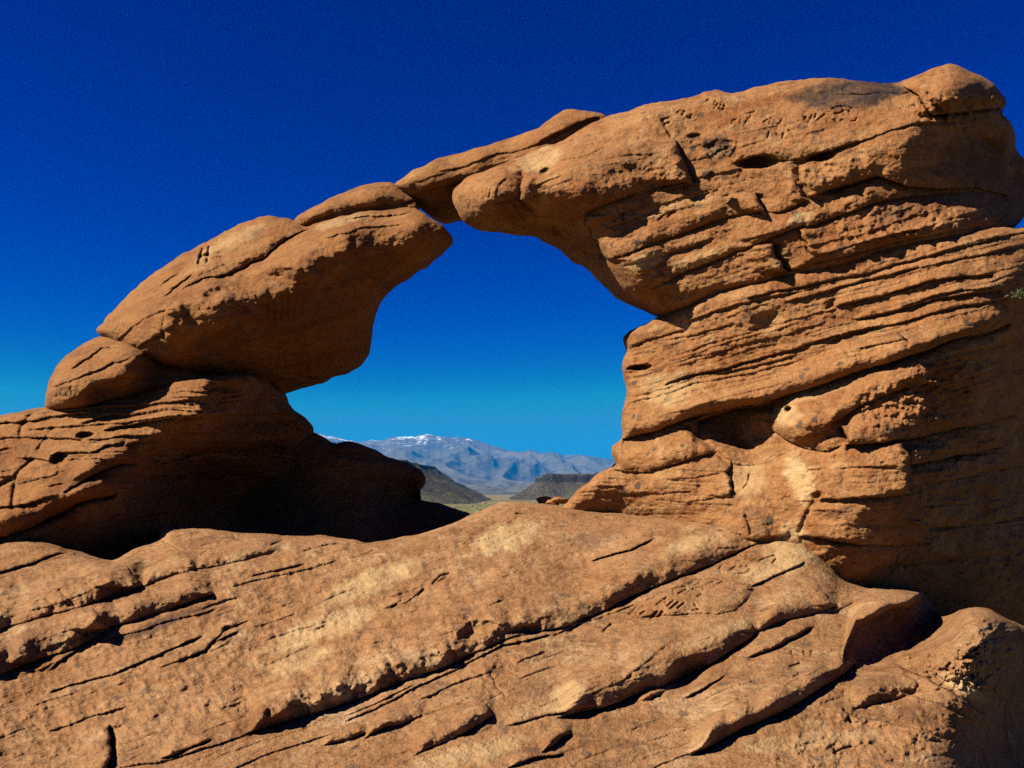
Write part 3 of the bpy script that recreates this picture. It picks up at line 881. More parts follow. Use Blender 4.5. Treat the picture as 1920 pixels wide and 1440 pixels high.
# right wedge block
f.B(1520, 790, 90, 48, 25, 0.16)
f.L([(1440, 800), (1476, 828), (1510, 841), (1553, 846), (1580, 833)], 0.10, 60, 16, 0.6, 10, 8)
f.L([(1540, 800), (1580, 782), (1610, 762), (1640, 748), (1690, 730), (1760, 714)], 0.22, 60, 24, 0.4, 20, 30, 14)
f.J([(1577, 795), (1582, 812), (1592, 832)], 0.10, 50, 6, 0.6, 4, 4, -1, 8)
f.L([(1585, 835), (1620, 832), (1655, 830), (1719, 819), (1770, 808), (1830, 797), (1912, 775)], 0.30, 64, 26, 0.7, 6, 16, 8)
f.lumps([(1600, 740), (1800, 660), (1850, 700), (1800, 800), (1620, 810)], 26, 0.05, 12)
f.B(1479, 768, 8, 6, 0, -0.10, 1.0)
# lower blocks
f.L([(1580, 842), (1640, 830), (1690, 824), (1732, 822)], 0.03, 14, 4, 0.6)
f.J([(1690, 826), (1702, 850), (1710, 880), (1706, 925)], 0.14, 50, 12, 0.4, 8, 10, 1, 12)
f.L([(1510, 880), (1560, 877), (1640, 873), (1690, 872)], 0.025, 20, 3, 1.2)
f.L([(1536, 937), (1578, 938), (1634, 934), (1698, 925), (1728, 921)], 0.08, 30, 5, 1.2, 10, 8)
f.J([(1540, 875), (1530, 900), (1512, 930)], 0.06, 60, 8, 0.3, 8, 8, -1)
f.L([(1700, 930), (1728, 924), (1690, 950), (1668, 960)], 0.06, 20, 6, 0.6)
f.L([(1497, 1003), (1561, 1014), (1613, 1020), (1677, 1024), (1745, 1016)], 0.10, 40, 7, 0.9, 14, 6)
f.J([(1725, 975), (1742, 995), (1745, 1016)], 0.08, 40, 8, 0.4, 4, 4, 1)
f.L([(1660, 985), (1700, 982), (1742, 992)], 0.05, 16, 5, 0.6)
f.L([(1330, 1018), (1370, 1022), (1416, 1016), (1484, 1000)], 0.06, 40, 6, 0.9, 14, 6)
f.J([(1365, 864), (1368, 900), (1372, 932)], 0.06, 60, 7, 0.5, 6, 8, 1)
f.L([(1060, 925), (1110, 922), (1180, 926), (1260, 922), (1300, 920)], 0.03, 24, 5, 0.8)
f.L([(1090, 912), (1130, 915), (1180, 910)], 0.04, 20, 6)
f.L([(1250, 900), (1300, 896), (1360, 885)], 0.03, 16, 4)
f.L([(1220, 935), (1290, 940), (1365, 930)], 0.035, 18, 5)
f.V([(1398, 968), (1404, 980), (1408, 1000)], 0.04, 3)
f.V([(1500, 995), (1515, 960), (1535, 925)], 0.03, 5)
f.V([(1405, 890), (1403, 905), (1395, 915)], 0.02, 2)
f.beds([(1166, 660), (1240, 600), (1500, 530), (1920, 420), (1920, 560), (1700, 640), (1400, 750), (1170, 800)], 0.27, 0.045, 5, 22, 19, 20, -0.05)
f.beds([(1060, 920), (1160, 880), (1370, 870), (1380, 1000), (1080, 950)], -0.02, 0.035, 6, 20, 20)
f.beds([(1500, 870), (1720, 860), (1740, 1010), (1500, 1000)], 0.04, 0.03, 8, 28, 21)
f.lumps([(1700, 830), (1880, 790), (1900, 860), (1720, 880)], 26, 0.05, 13)
f.beds([(1720, 860), (1980, 780), (1980, 1100), (1740, 1080)], 0.12, 0.17, 9, 44, 22, 25, -0.2)
f.beds([(1740, 700), (1860, 620), (1980, 580), (1980, 800), (1740, 800)], 0.25, 0.12, 8, 36, 27, 25, -0.2)
f.L([(1700, 872), (1725, 868), (1790, 856), (1880, 836)], 0.36, 64, 20, 0.7)
f.L([(1740, 905), (1800, 896), (1880, 880), (2000, 850)], 0.16, 60, 26, 0.7)
f.L([(1745, 990), (1830, 985), (1900, 972), (2000, 950)], 0.18, 60, 26, 0.7)
f.L([(1650, 1062), (1740, 1055), (1830, 1045), (1950, 1020)], 0.16, 50, 22, 0.6)
f.L([(1770, 735), (1850, 712), (1980, 672)], 0.12, 50, 20, 0.7)
f.L([(1850, 655), (1900, 638), (1980, 618)], 0.10, 40, 16, 0.7)
f.lumps([(1720, 860), (1980, 780), (1980, 1100), (1740, 1080)], 46, 0.06, 33)
F2 = [(1237, 594), (1215, 605), (1177, 622), (1166, 634), (1170, 648), (1175, 660), (1166, 676), (1166, 694), (1173, 719), (1175, 741), (1166, 770), (1166, 800), (1168, 822), (1158, 829), (1145, 835), (1147, 856), (1158, 873),
      (1137, 881), (1117, 889), (1104, 904), (1084, 914), (1080, 925), (1068, 936), (1056, 948), (1040, 980), (1100, 1040), (1300, 1110), (1500, 1180), (1700, 1260), (2060, 1300), (2100, 1000), (2090, 600), (2040, 420), (1960, 416), (1910, 428), (1880, 425),
      (1780, 436), (1713, 446), (1640, 465), (1560, 490), (1480, 510), (1400, 532), (1330, 545), (1290, 568)]
F2C = [(1060, 945, 6.75), (1165, 870, 6.62), (1170, 810, 6.62), (1170, 650, 6.75), (1250, 740, 6.42), (1400, 700, 6.2), (1400, 590, 6.10), (1300, 595, 6.32), (1500, 530, 6.0), (1700, 465, 5.86), (1850, 440, 5.88), (1920, 440, 6.0), (1400, 900, 6.05), (1250, 900, 6.3), (1120, 920, 6.62),
       (1400, 1000, 5.85), (1500, 990, 5.72), (1500, 860, 5.85), (1500, 780, 5.95), (1600, 720, 5.78), (1690, 900, 5.50), (1690, 680, 5.65), (1640, 1000, 5.55), (1650, 590, 5.82), (1830, 560, 5.66), (1920, 540, 5.75), (1840, 640, 5.72), (1860, 720, 6.0), (1800, 780, 5.95),
       (1730, 960, 5.75), (1780, 870, 6.0), (1850, 900, 6.5), (1920, 900, 7.2), (1800, 1030, 6.3), (1920, 760, 6.7), (1920, 640, 6.15), (2060, 600, 7.0), (2060, 900, 8.2), (2060, 1250, 8.0), (1700, 1060, 5.95), (1900, 1080, 6.9), (1600, 1060, 5.65), (1500, 1120, 6.1), (1300, 1080, 6.6), (1700, 1200, 6.6), (1120, 1020, 7.1)]
rock("bedded_wall", F2, F2C, f, M_WALL, arch, 20, 0.2, 2.4, 200, 0.85, 1.8, 8,
     stains=[('p', 1500, 900, 30, 60, 25, 0.8), ('p', 1485, 1010, 36, 40, 0, 0.75), ('p', 1250, 730, 60, 40, 10, 0.5), ('p', 1475, 780, 34, 26, 0, 0.6), ('p', 1540, 730, 90, 16, 20, 0.5), ('p', 1400, 900, 50, 40, 0, 0.45),
             ('d', 1590, 960, 50, 14, 5, 0.4), ('d', 1400, 960, 40, 14, 10, 0.35), ('d', 1660, 805, 60, 14, 10, 0.35), ('d', 1350, 800, 70, 24, -15, 0.35), ('p', 1440, 600, 30, 40, 10, 0.3)],
     cuts=[dict(name='wedge_block', parent=arch, poly=[(1440, 800), (1430, 766), (1527, 728), (1848, 625), (1850, 700), (1690, 732), (1610, 765), (1579, 790), (1590, 834), (1553, 846), (1510, 841), (1476, 828)]),
           dict(name='base_slab', parent=arch, poly=[(1135, 834), (1168, 823), (1271, 791), (1345, 846), (1262, 871), (1207, 884), (1150, 880)])])

# ================================================================== SLICKROCK IN FRONT
f = Feat(0.95, 0.35, 0.45, 0.55, 1.0, 0.3, 0.5)
# left terraces
f.L([(-60, 1085), (0, 1074), (33, 1065), (80, 1048), (103, 1041), (127, 1037), (160, 1045)], 0.14, 40, 10, 0.6)
f.L([(-330, 1262), (-200, 1232), (-90, 1208), (0, 1180), (50, 1164), (100, 1151), (160, 1134), (200, 1121), (240, 1108), (268, 1098)], 0.46, 130, 56, 0.4, 20, 5, 8)
f.J([(228, 1056), (240, 1068), (256, 1086), (270, 1102)], 0.45, 110, 60, 0.06, 8, 4, 1)
f.J([(150, 1070), (165, 1090), (172, 1110), (180, 1130)], 0.08, 60, 9, 0.6, 8, 8, -1)
f.V([(112, 1108), (125, 1118), (140, 1136)], 0.03, 3)
f.L([(268, 1100), (317, 1081), (345, 1073), (369, 1066)], 0.30, 66, 26, 0.4, 4, 4, 7)
f.J([(342, 1032), (352, 1044), (362, 1056), (371, 1068)], 0.14, 70, 18, 0.1, 6, 4, 1)
f.L([(367, 1068), (417, 1058), (460, 1048), (483, 1041), (530, 1032)], 0.22, 50, 24, 0.35, 5, 34, 6)
f.L([(150, 1190), (190, 1182), (233, 1168), (283, 1154), (333, 1138), (370, 1124), (397, 1114)], 0.38, 90, 46, 0.4, 8, 4, 8)
f.J([(378, 1090), (388, 1102), (398, 1116)], 0.20, 60, 26, 0.1, 4, 4, 1)
f.L([(-420, 1400), (-260, 1345), (-120, 1302), (0, 1264), (33, 1252), (83, 1232), (133, 1218), (167, 1202), (206, 1181)], 0.54, 150, 74, 0.4, 20, 10, 9)
f.J([(172, 1138), (184, 1152), (196, 1166), (207, 1182)], 0.4, 90, 46, 0.06, 6, 4, 1)
f.L([(90, 1260), (112, 1240), (132, 1226), (150, 1216)], 0.10, 22, 9, 0.8)
f.V([(285, 1022), (300, 1015)], 0.03, 2.2)
for i in range(6):
    f.V([(306 + i * 6, 1016 + (i % 2) * 6 + i * 3), (316 + i * 5, 1019 + (i % 2) * 6 + i * 3)], 0.03, 2.2)
f.L([(340, 1033), (365, 1028), (400, 1016)], 0.04, 16, 4, 1.0)
f.V([(362, 1001), (383, 1001)], 0.04, 3)
for P in ([(438, 1002), (442, 1006)], [(450, 1001), (448, 1007)], [(378, 1040), (388, 1034)], [(510, 1022), (530, 1013)], [(440, 1010), (458, 1013)]):
    f.V(P, 0.04, 2.4)
f.L([(560, 1035), (600, 1024), (640, 1018)], 0.05, 16, 4, 1.0)
f.L([(470, 1080), (530, 1068), (575, 1055)], 0.08, 20, 6, 1.0)
f.L([(430, 1102), (500, 1085), (560, 1070), (640, 1050)], 0.05, 24, 6, 0.8)
f.L([(190, 1202), (250, 1186), (320, 1162), (390, 1146), (410, 1138)], 0.07, 22, 7, 0.8)
f.L([(90, 1299), (140, 1282), (213, 1262), (283, 1235), (350, 1205), (385, 1190)], 0.08, 30, 6, 1.0)
f.L([(293, 1254), (333, 1242), (383, 1222), (420, 1180), (470, 1160)], 0.07, 30, 8, 0.8)
f.L([(400, 1205), (430, 1190), (450, 1182)], 0.06, 14, 5, 1.0)
f.B(425, 1176, 16, 8, 20, -0.06)
f.L([(90, 1370), (130, 1360), (175, 1342), (240, 1325)], 0.06, 30, 7, 0.7)
f.J([(203, 1358), (207, 1390), (206, 1420), (200, 1450)], 0.26, 90, 14, 1.0, 14, 14, 1, 10)
f.L([(300, 1420), (330, 1412), (370, 1398), (400, 1385)], 0.14, 40, 14, 0.8)
f.L([(215, 1440), (290, 1430), (380, 1405), (440, 1386), (480, 1370)], 0.06, 24, 6, 0.8)
# main long bed across the middle
f.L([(462, 1376), (490, 1366), (517, 1359), (583, 1338), (640, 1321), (707, 1298), (773, 1271), (840, 1248), (907, 1218), (940, 1201), (975, 1191), (1017, 1181), (1060, 1174), (1110, 1168)], 0.44, 160, 62, 0.5, 10, 60, 9)
f.J([(452, 1270), (460, 1300), (466, 1340), (468, 1376)], 0.16, 80, 24, 0.3, 24, 8, -1, 8)
f.B(545, 1310, 90, 50, 22, 0.10)
f.V([(662, 1302), (668, 1320)], 0.03, 6)
f.V([(745, 1280), (738, 1262), (728, 1238)], 0.02, 6)
f.V([(852, 1238), (842, 1200), (835, 1160)], 0.02, 4)
f.L([(865, 1165), (895, 1162), (920, 1172), (932, 1184)], -0.08, 40, 6, 0.0)
f.B(895, 1180, 40, 16, 15, -0.12, 1.2)
f.B(985, 1180, 36, 10, 10, -0.08, 1.2)
f.L([(1048, 1179), (1090, 1161), (1140, 1139), (1190, 1117), (1240, 1096), (1280, 1079), (1313, 1066), (1363, 1044), (1395, 1030), (1430, 1016), (1470, 1004)], 0.49, 150, 58, 0.6, 60, 110, 10)
f.L([(640, 1355), (673, 1342), (740, 1312), (790, 1285), (857, 1255), (940, 1212), (975, 1204), (1035, 1188)], 0.09, 22, 9, 0.8)
f.L([(1030, 1192), (1090, 1168), (1140, 1150), (1200, 1132)], 0.06, 18, 5, 0.6)
f.L([(640, 1345), (700, 1322), (780, 1284)], 0.05, 12, 4, 0.9)
f.L([(680, 1388), (724, 1362), (757, 1355), (795, 1340)], 0.20, 50, 24, 0.5, 16, 5)
f.L([(600, 1400), (640, 1389), (690, 1373)], 0.16, 40, 20, 0.5, 16, 6)
f.L([(770, 1418), (823, 1395), (873, 1371), (907, 1352), (925, 1340)], 0.24, 90, 36, 0.5, 20, 4)
f.J([(905, 1315), (916, 1328), (926, 1342)], 0.08, 50, 10, 0.4, 6, 4, 1)
f.J([(918, 1258), (930, 1285), (945, 1310)], 0.05, 60, 8, 0.8, 8, 8, 1)
f.L([(950, 1362), (990, 1352), (1020, 1342), (1080, 1330), (1125, 1325)], 0.06, 26, 7, 0.9)
f.L([(1040, 1347), (1075, 1338), (1123, 1328), (1157, 1318), (1207, 1298), (1280, 1270), (1313, 1254), (1360, 1228), (1400, 1202), (1426, 1180)], 0.60, 170, 84, 0.6, 30, 22, 9)
f.B(1290, 1262, 60, 34, 38, -0.14)
f.B(1222, 1300, 40, 12, 24, 0.08)
f.J([(1270, 1195), (1240, 1220), (1200, 1250), (1150, 1290)], 0.10, 60, 24, 0.0, 14, 14, 1, 20)
f.J([(1395, 1158), (1408, 1168), (1421, 1184)], 0.10, 50, 14, 0.4, 6, 3, 1)
f.L([(1010, 1412), (1040, 1395), (1072, 1374)], 0.20, 50, 20, 0.8, 14, 4)
f.L([(950, 1440), (1000, 1420), (1060, 1412)], 0.10, 40, 12, 0.6)
# carved rock
f.L([(1180, 1160), (1250, 1152), (1307, 1150), (1347, 1152), (1380, 1144), (1402, 1122), (1412, 1104)], 0.28, 90, 40, 0.4, 40, 16, 8)
f.J([(1375, 1084), (1392, 1088), (1406, 1096), (1416, 1106)], 0.10, 50, 18, 0.3, 6, 4, 1)
for P in ([(1180, 1152), (1196, 1136)], [(1191, 1145), (1195, 1153)], [(1196, 1141), (1206, 1139)], [(1200, 1153), (1209, 1146)], [(1220, 1160), (1232, 1147)], [(1234, 1158), (1242, 1147)],
          [(1214, 1126), (1229, 1120)], [(1231, 1134), (1250, 1120)], [(1247, 1124), (1249, 1130)], [(1252, 1136), (1263, 1126)], [(1257, 1141), (1272, 1129)], [(1271, 1140), (1283, 1131)], [(1303, 1134), (1309, 1143)], [(1300, 1144), (1310, 1143)],
          [(1264, 1114), (1262, 1106), (1270, 1102), (1286, 1100), (1288, 1105), (1273, 1113)], [(1290, 1110), (1298, 1106), (1312, 1108), (1317, 1113), (1308, 1119)], [(1300, 1104), (1320, 1100), (1318, 1106)],
          [(1291, 1096), (1300, 1092)], [(1304, 1097), (1312, 1093)], [(1325, 1096), (1336, 1091)], [(1338, 1092), (1341, 1099)], [(1344, 1096), (1355, 1091)],
          [(1352, 1073), (1349, 1067), (1354, 1060), (1368, 1057), (1380, 1058), (1381, 1062), (1366, 1071)], [(1390, 1063), (1400, 1062), (1409, 1065), (1404, 1072), (1390, 1076), (1378, 1076)],
          [(1390, 1041), (1393, 1044), (1402, 1042)], [(1398, 1048), (1412, 1043)], [(1410, 1052), (1418, 1048)], [(1423, 1052), (1442, 1045), (1452, 1042), (1457, 1046), (1449, 1056)]):
    f.V(P, 0.03, 1.9)
f.L([(1405, 1100), (1447, 1082), (1480, 1069), (1513, 1051)], 0.10, 22, 7, 0.9)
f.L([(1300, 990), (1350, 995), (1395, 1005), (1416, 1012)], 0.06, 30, 8)
# beds under the wall
f.L([(1105, 1052), (1140, 1041), (1180, 1030), (1230, 1010)], 0.14, 34, 9, 0.8)
f.L([(1080, 968), (1150, 972), (1200, 985), (1260, 1000)], 0.05, 20, 5, 0.8)
f.L([(950, 965), (1030, 962), (1100, 966)], 0.05, 16, 5, 0.8)
f.L([(1110, 1018), (1180, 1008), (1240, 1004)], 0.05, 20, 5, 0.8)
f.L([(850, 1022), (900, 1015), (930, 1008)], 0.04, 16, 5, 0.9)
f.L([(715, 1142), (760, 1130), (785, 1112), (800, 1098)], 0.05, 18, 5, 1.0)
f.V([(812, 1094), (826, 1080), (842, 1076), (832, 1086), (818, 1092)], 0.035, 2.4)
f.V([(785, 1116), (794, 1106)], 0.04, 2.6)
f.V([(735, 1140), (752, 1127)], 0.04, 3.0)
f.V([(1132, 1184), (1146, 1171)], 0.04, 2.6)
f.L([(905, 1140), (930, 1128), (950, 1122)], 0.04, 14, 4, 1.0)
f.L([(670, 1020), (720, 1012), (747, 1010)], 0.04, 12, 4, 0.8)
# right lower slabs
f.L([(1385, 1186), (1425, 1182), (1467, 1162), (1513, 1154), (1572, 1132)], 0.30, 90, 30, 0.5, 50, 14)
f.J([(1535, 1096), (1548, 1112), (1560, 1124), (1570, 1136)], 0.12, 60, 18, 0.4, 8, 3, 1)
f.L([(1400, 1235), (1447, 1219), (1480, 1198), (1530, 1174)], 0.16, 40, 14, 0.8)
f.L([(1290, 1418), (1325, 1402), (1363, 1382), (1413, 1359), (1463, 1335), (1513, 1308), (1553, 1281), (1590, 1255), (1604, 1242)], 0.38, 130, 46, 0.6, 20, 3, 9)
f.J([(1575, 1205), (1590, 1220), (1600, 1232), (1606, 1246)], 0.14, 50, 16, 0.4, 8, 3, 1)
f.L([(1280, 1310), (1320, 1292), (1350, 1275), (1365, 1262)], 0.12, 26, 10, 0.8)
f.L([(1520, 1150), (1570, 1140), (1620, 1120), (1660, 1110), (1720, 1108)], 0.05, 24, 6, 0.8)
f.L([(1580, 1235), (1592, 1200), (1605, 1176), (1640, 1162), (1667, 1149), (1703, 1142), (1732, 1120)], 0.6, 60, 22, 0.5, 4, 6, 26)
for P in ([(1484, 1222), (1488, 1230)], [(1508, 1223), (1510, 1227)], [(1522, 1222), (1521, 1228)], [(1482, 1250), (1500, 1244)], [(1484, 1254), (1494, 1252)], [(1490, 1268), (1498, 1266), (1497, 1262)], [(1582, 1330), (1594, 1342)], [(1590, 1346), (1596, 1356)], [(1564, 1412), (1580, 1404), (1596, 1400)], [(1564, 1406), (1568, 1416)]):
    f.V(P, 0.035, 2.2)
# dark pit in front of the wall
f.B(1680, 1195, 115, 56, 24, -0.45, 1.6)
f.B(1720, 1180, 60, 40, 24, -0.2, 1.6)
# lower right boulder mass
f.B(1800, 1215, 110, 70, 30, 0.22)
f.B(1700, 1225, 26, 12, 15, 0.10)
f.L([(1800, 1240), (1840, 1205), (1880, 1170)], 0.10, 50, 10, 0.9)
f.L([(1590, 1330), (1630, 1322), (1680, 1312), (1715, 1300), (1726, 1275)], 0.14, 60, 26, 0.5, 20, 6)
f.J([(1680, 1260), (1705, 1270), (1722, 1282), (1730, 1300)], 0.08, 50, 14, 0.5)
f.B(1650, 1285, 70, 34, 10, 0.10)
f.J([(1665, 1238), (1720, 1265), (1790, 1300), (1850, 1345), (1862, 1355)], 0.16, 90, 12, 0.5, 10, 8, 1)
f.J([(1700, 1300), (1760, 1320), (1820, 1350), (1845, 1380)], 0.10, 70, 14, 0.5, 10, 8, 1)
f.J([(1825, 1265), (1855, 1285), (1880, 1310), (1890, 1330)], 0.14, 60, 14, 0.6, 8, 8, 1)
f.J([(1560, 1330), (1640, 1350), (1740, 1370), (1765, 1390)], 0.08, 60, 14, 0.5, 10, 8, 1)
f.lumps([(1660, 1240), (1800, 1140), (1910, 1180), (1900, 1320), (1760, 1280)], 18, 0.05, 14)
f.lumps([(1560, 1290), (1700, 1240), (1840, 1340), (1740, 1440), (1420, 1440)], 36, 0.03, 15)
# fine bedding
f.beds([(-540, 1260), (200, 1180), (640, 1020), (950, 960), (1100, 1040), (900, 1180), (460, 1300), (-480, 1500)], 0.36, 0.055, 7, 34, 23, 30, 0.12)
f.beds([(-250, 1480), (460, 1300), (470, 1380), (1000, 1200), (1600, 1180), (1600, 1300), (1300, 1440), (1200, 1620), (-250, 1620)], 0.38, 0.055, 8, 36, 24, 30, 0.10)
f.beds([(-250, 1040), (120, 1020), (240, 1060), (200, 1120), (-250, 1200)], 0.33, 0.05, 8, 26, 25)
f.beds([(950, 950), (1300, 980), (1420, 1010), (1300, 1060), (1040, 1000)], 0.05, 0.05, 6, 18, 26, 20)
f.lumps([(-250, 1100), (900, 960), (1300, 1060), (900, 1300), (0, 1440), (-250, 1440)], 52, 0.035, 16)
f.lumps([(400, 1300), (950, 1120), (950, 1220), (480, 1380)], 30, 0.022, 17)

G_OUT = [(-560, 1180), (-500, 1110), (-400, 1070), (-250, 1040), (-100, 1022), (0, 1017), (50, 1005), (85, 1010), (122, 1028), (143, 1031), (167, 1041), (213, 1052), (240, 1036), (270, 1020), (299, 1010), (302, 998), (306, 985), (320, 984), (350, 987), (400, 993), (460, 1000), (513, 1002), (567, 1005), (600, 1003),
         (640, 1008), (690, 1018), (720, 1013), (747, 1009), (800, 997), (847, 982), (880, 966), (912, 952), (939, 942), (967, 941), (1001, 943), (1040, 946), (1100, 955), (1200, 965), (1350, 970), (1470, 985), (1520, 1012), (1552, 1052), (1580, 1088), (1625, 1104), (1680, 1106), (1728, 1106), (1742, 1128), (1768, 1158), (1800, 1144), (1822, 1138),
         (1850, 1140), (1950, 1190), (2060, 1300), (2150, 1440), (2150, 1620), (-250, 1640), (-420, 1560), (-480, 1450), (-520, 1320)]
G_CT = [(-540, 1200, 5.4), (-480, 1400, 3.9), (-400, 1080, 5.7), (-250, 1620, 2.5), (960, 1620, 2.45), (1900, 1620, 2.6), (2150, 1620, 3.4), (-250, 1440, 3.3), (100, 1440, 3.3), (500, 1440, 3.2), (960, 1440, 3.2), (1300, 1440, 3.25), (1600, 1440, 3.3), (1760, 1430, 3.42), (1800, 1350, 3.8), (1900, 1440, 4.3), (2100, 1440, 5.5),
        (-250, 1250, 4.3), (100, 1250, 4.35), (500, 1250, 4.3), (960, 1250, 4.15), (1300, 1250, 4.2), (1500, 1250, 4.2), (-250, 1050, 5.7), (0, 1100, 5.2), (100, 1050, 5.6), (200, 1070, 5.4), (300, 1000, 6.1), (350, 1050, 5.55), (600, 1010, 6.0), (500, 1100, 5.2), (700, 1040, 5.7), (700, 1150, 4.85),
        (850, 1000, 6.1), (960, 955, 6.6), (950, 1050, 5.55), (1100, 980, 6.4), (1200, 1050, 5.6), (1250, 1000, 6.1), (1100, 1150, 4.85), (1400, 1030, 5.75), (1450, 1100, 5.2), (1500, 1010, 5.8), (1600, 1080, 5.5), (1600, 1160, 4.95), (1715, 1110, 5.5), (1746, 1132, 5.9), (1772, 1158, 5.45), (1720, 1205, 4.62),
        (1600, 1340, 3.75), (1700, 1250, 4.3), (1800, 1150, 4.75), (1850, 1300, 4.08), (1900, 1240, 4.6), (1950, 1300, 5.4), (1780, 1110, 5.9), (1300, 1150, 4.85)]
LS = 'blocks split along joints at the edge of the slickrock'
rock("slickrock", G_OUT, G_CT, f, M_GROUND, None, 34, 0.28, 3.2, 260, 1.0, 1.5, 9,
     stains=[('d', 300, 1170, 130, 12, 22, 0.75), ('d', 60, 1200, 80, 30, 20, 0.25), ('p', 600, 1180, 130, 30, 20, 0.65), ('p', 700, 1090, 120, 30, 22, 0.65), ('p', 950, 1010, 80, 34, 15, 0.7), ('p', 1060, 1310, 60, 34, 30, 0.7),
             ('p', 860, 1420, 160, 26, 15, 0.6), ('p', 1340, 1190, 90, 20, 20, 0.5), ('p', 1430, 1070, 60, 24, 20, 0.55), ('p', 1480, 1040, 60, 40, 0, 0.7), ('p', 560, 1240, 80, 24, 20, 0.5), ('p', 1300, 1020, 70, 18, 15, 0.5),
             ('d', 780, 1235, 40, 22, 20, 0.35), ('d', 720, 1270, 30, 20, 0, 0.4), ('p', 1810, 1290, 60, 18, -30, 0.8), ('p', 1500, 1390, 160, 20, 5, 0.4), ('d', 1750, 1330, 90, 40, 10, 0.3), ('d', 1650, 1290, 60, 30, 0, 0.3),
             ('d', 1000, 1290, 40, 24, 0, 0.3), ('d', 1120, 1010, 70, 20, 15, 0.3)],
     cuts=[dict(name='sandstone_block', category='rock', group=LS, label='wide jointed block at the left edge, directly below the dark shadow of the pillar',
                poly=[(-60, 1088), (127, 1041), (160, 1046), (213, 1055), (228, 1056), (240, 1068), (268, 1100), (200, 1122), (50, 1166), (-60, 1203)]),
           dict(name='sandstone_block', category='rock', group=LS, label='small jointed block with carved marks, touching the tip of the pillar shadow',
                poly=[(228, 1056), (270, 1024), (300, 1012), (342, 1032), (352, 1044), (370, 1067), (317, 1083), (268, 1101), (240, 1069)]),
           dict(name='sandstone_block', category='rock', group=LS, label='rounded jointed block just above the dark streak, with its shaded end facing right',
                poly=[(170, 1136), (268, 1103), (330, 1086), (378, 1090), (397, 1115), (283, 1156), (207, 1182), (184, 1152)]),
           dict(name='sandstone_block', category='rock', group=LS, label='lowest jointed block at the left edge, with the thickest black crack under it',
                poly=[(-80, 1207), (50, 1169), (165, 1139), (184, 1152), (207, 1183), (133, 1220), (0, 1266), (-80, 1292)]),
           dict(name='carved_rock', category='rock', label='rounded rock carved with letters and numerals between two ledges',
                poly=[(1180, 1165), (1215, 1120), (1300, 1088), (1375, 1084), (1416, 1106), (1392, 1145), (1300, 1152)]),
           dict(name='rough_boulder', category='boulder', label='rough knobbly boulder beside the dark pit at the lower right', depth=0.5,
                poly=[(1663, 1238), (1700, 1212), (1770, 1160), (1800, 1138), (1850, 1130), (1900, 1158), (1960, 1240), (1960, 1335), (1890, 1335), (1855, 1285), (1825, 1265), (1790, 1300), (1720, 1265)])])['kind'] = 'structure'
bpy.data.objects['slickrock']['label'] = "tilted tan slickrock with long ledges in front of the arch"

# ---- loose stones
def stone(name, x, y, Y, r, seed, label, mat, squash=0.6, group=None):
    g = np.random.default_rng(seed)
    me = bpy.data.meshes.new(name)
    import bmesh
    bm = bmesh.new()
    bmesh.ops.create_icosphere(bm, subdivisions=4, radius=1.0)
    planes = g.normal(size=(9, 3))
    planes /= np.linalg.norm(planes, axis=1)[:, None]
    cut = g.uniform(0.55, 0.9, 9)
    for v in bm.verts:
        p = np.array(v.co)
        for n_, c_ in zip(planes, cut):
            h = p @ n_ - c_
            if h > 0:
                p = p - n_ * h * 0.85
        p *= 1 + 0.10 * float(fbm(np.array([p[0] * 1.5 + p[2]]), np.array([p[1] * 1.5 - p[2]]), 3, seed)[0])
        v.co = (p[0] * r, p[1] * r * 0.9, p[2] * r * squash)
    for fc in bm.faces:
        fc.smooth = True
    bm.to_mesh(me)
    bm.free()
    me.materials.append(mat)
    o = bpy.data.objects.new(name, me)
    COL.objects.link(o)
    o.location = [float(q) for q in point(x, y, Y)]
    o.rotation_euler = (g.uniform(-0.2, 0.2), g.uniform(-0.35, 0.1), g.uniform(0, 6))
    o['label'] = label
    o['category'] = 'stone'
    if group:
        o['group'] = group
    return o


GS = 'loose stones at the foot of the arch wall'
stone("loose_stone", 1022, 938, 7.2, 0.075, 1, "flat reddish stone lying on the skyline left of the wall foot", M_WALL, 0.42, GS)
stone("loose_stone", 1036, 943, 7.05, 0.06, 2, "low dark sided stone between two flat stones at the wall foot", M_WALL, 0.5, GS)
stone("loose_stone", 1050, 938, 7.0, 0.075, 3, "flat stone touching the foot of the arch wall", M_WALL, 0.38, GS)
stone("dark_pebble", 1328, 328, 6.05, 0.045, 4, "small dark stone sitting on the ledge under the carved upper face", rock_material("dark_stone", (0.05, 0.03, 0.022), (0.035, 0.02, 0.015), (0.07, 0.045, 0.03)), 0.75)

# ---- the green plant in a crack at the edge of the wall
g = np.random.default_rng(5)
nl = 150
px_, py_, pz_ = [float(q) for q in point(1913, 550, 5.56)]
cen = g.normal(size=(nl, 3)) * np.array([0.022, 0.016, 0.014])
ax = g.normal(size=(nl, 3))
ax /= np.linalg.norm(ax, axis=1)[:, None]
bx_ = np.cross(ax, g.normal(size=(nl, 3)))
bx_ /= np.linalg.norm(bx_, axis=1)[:, None]
ln = g.uniform(0.005, 0.011, nl)[:, None]
Vp = np.stack([cen - ax * ln, cen + bx_ * ln * 0.35, cen + ax * ln, cen - bx_ * ln * 0.35], 1)
Fp = np.arange(nl * 4).reshape(nl, 4)


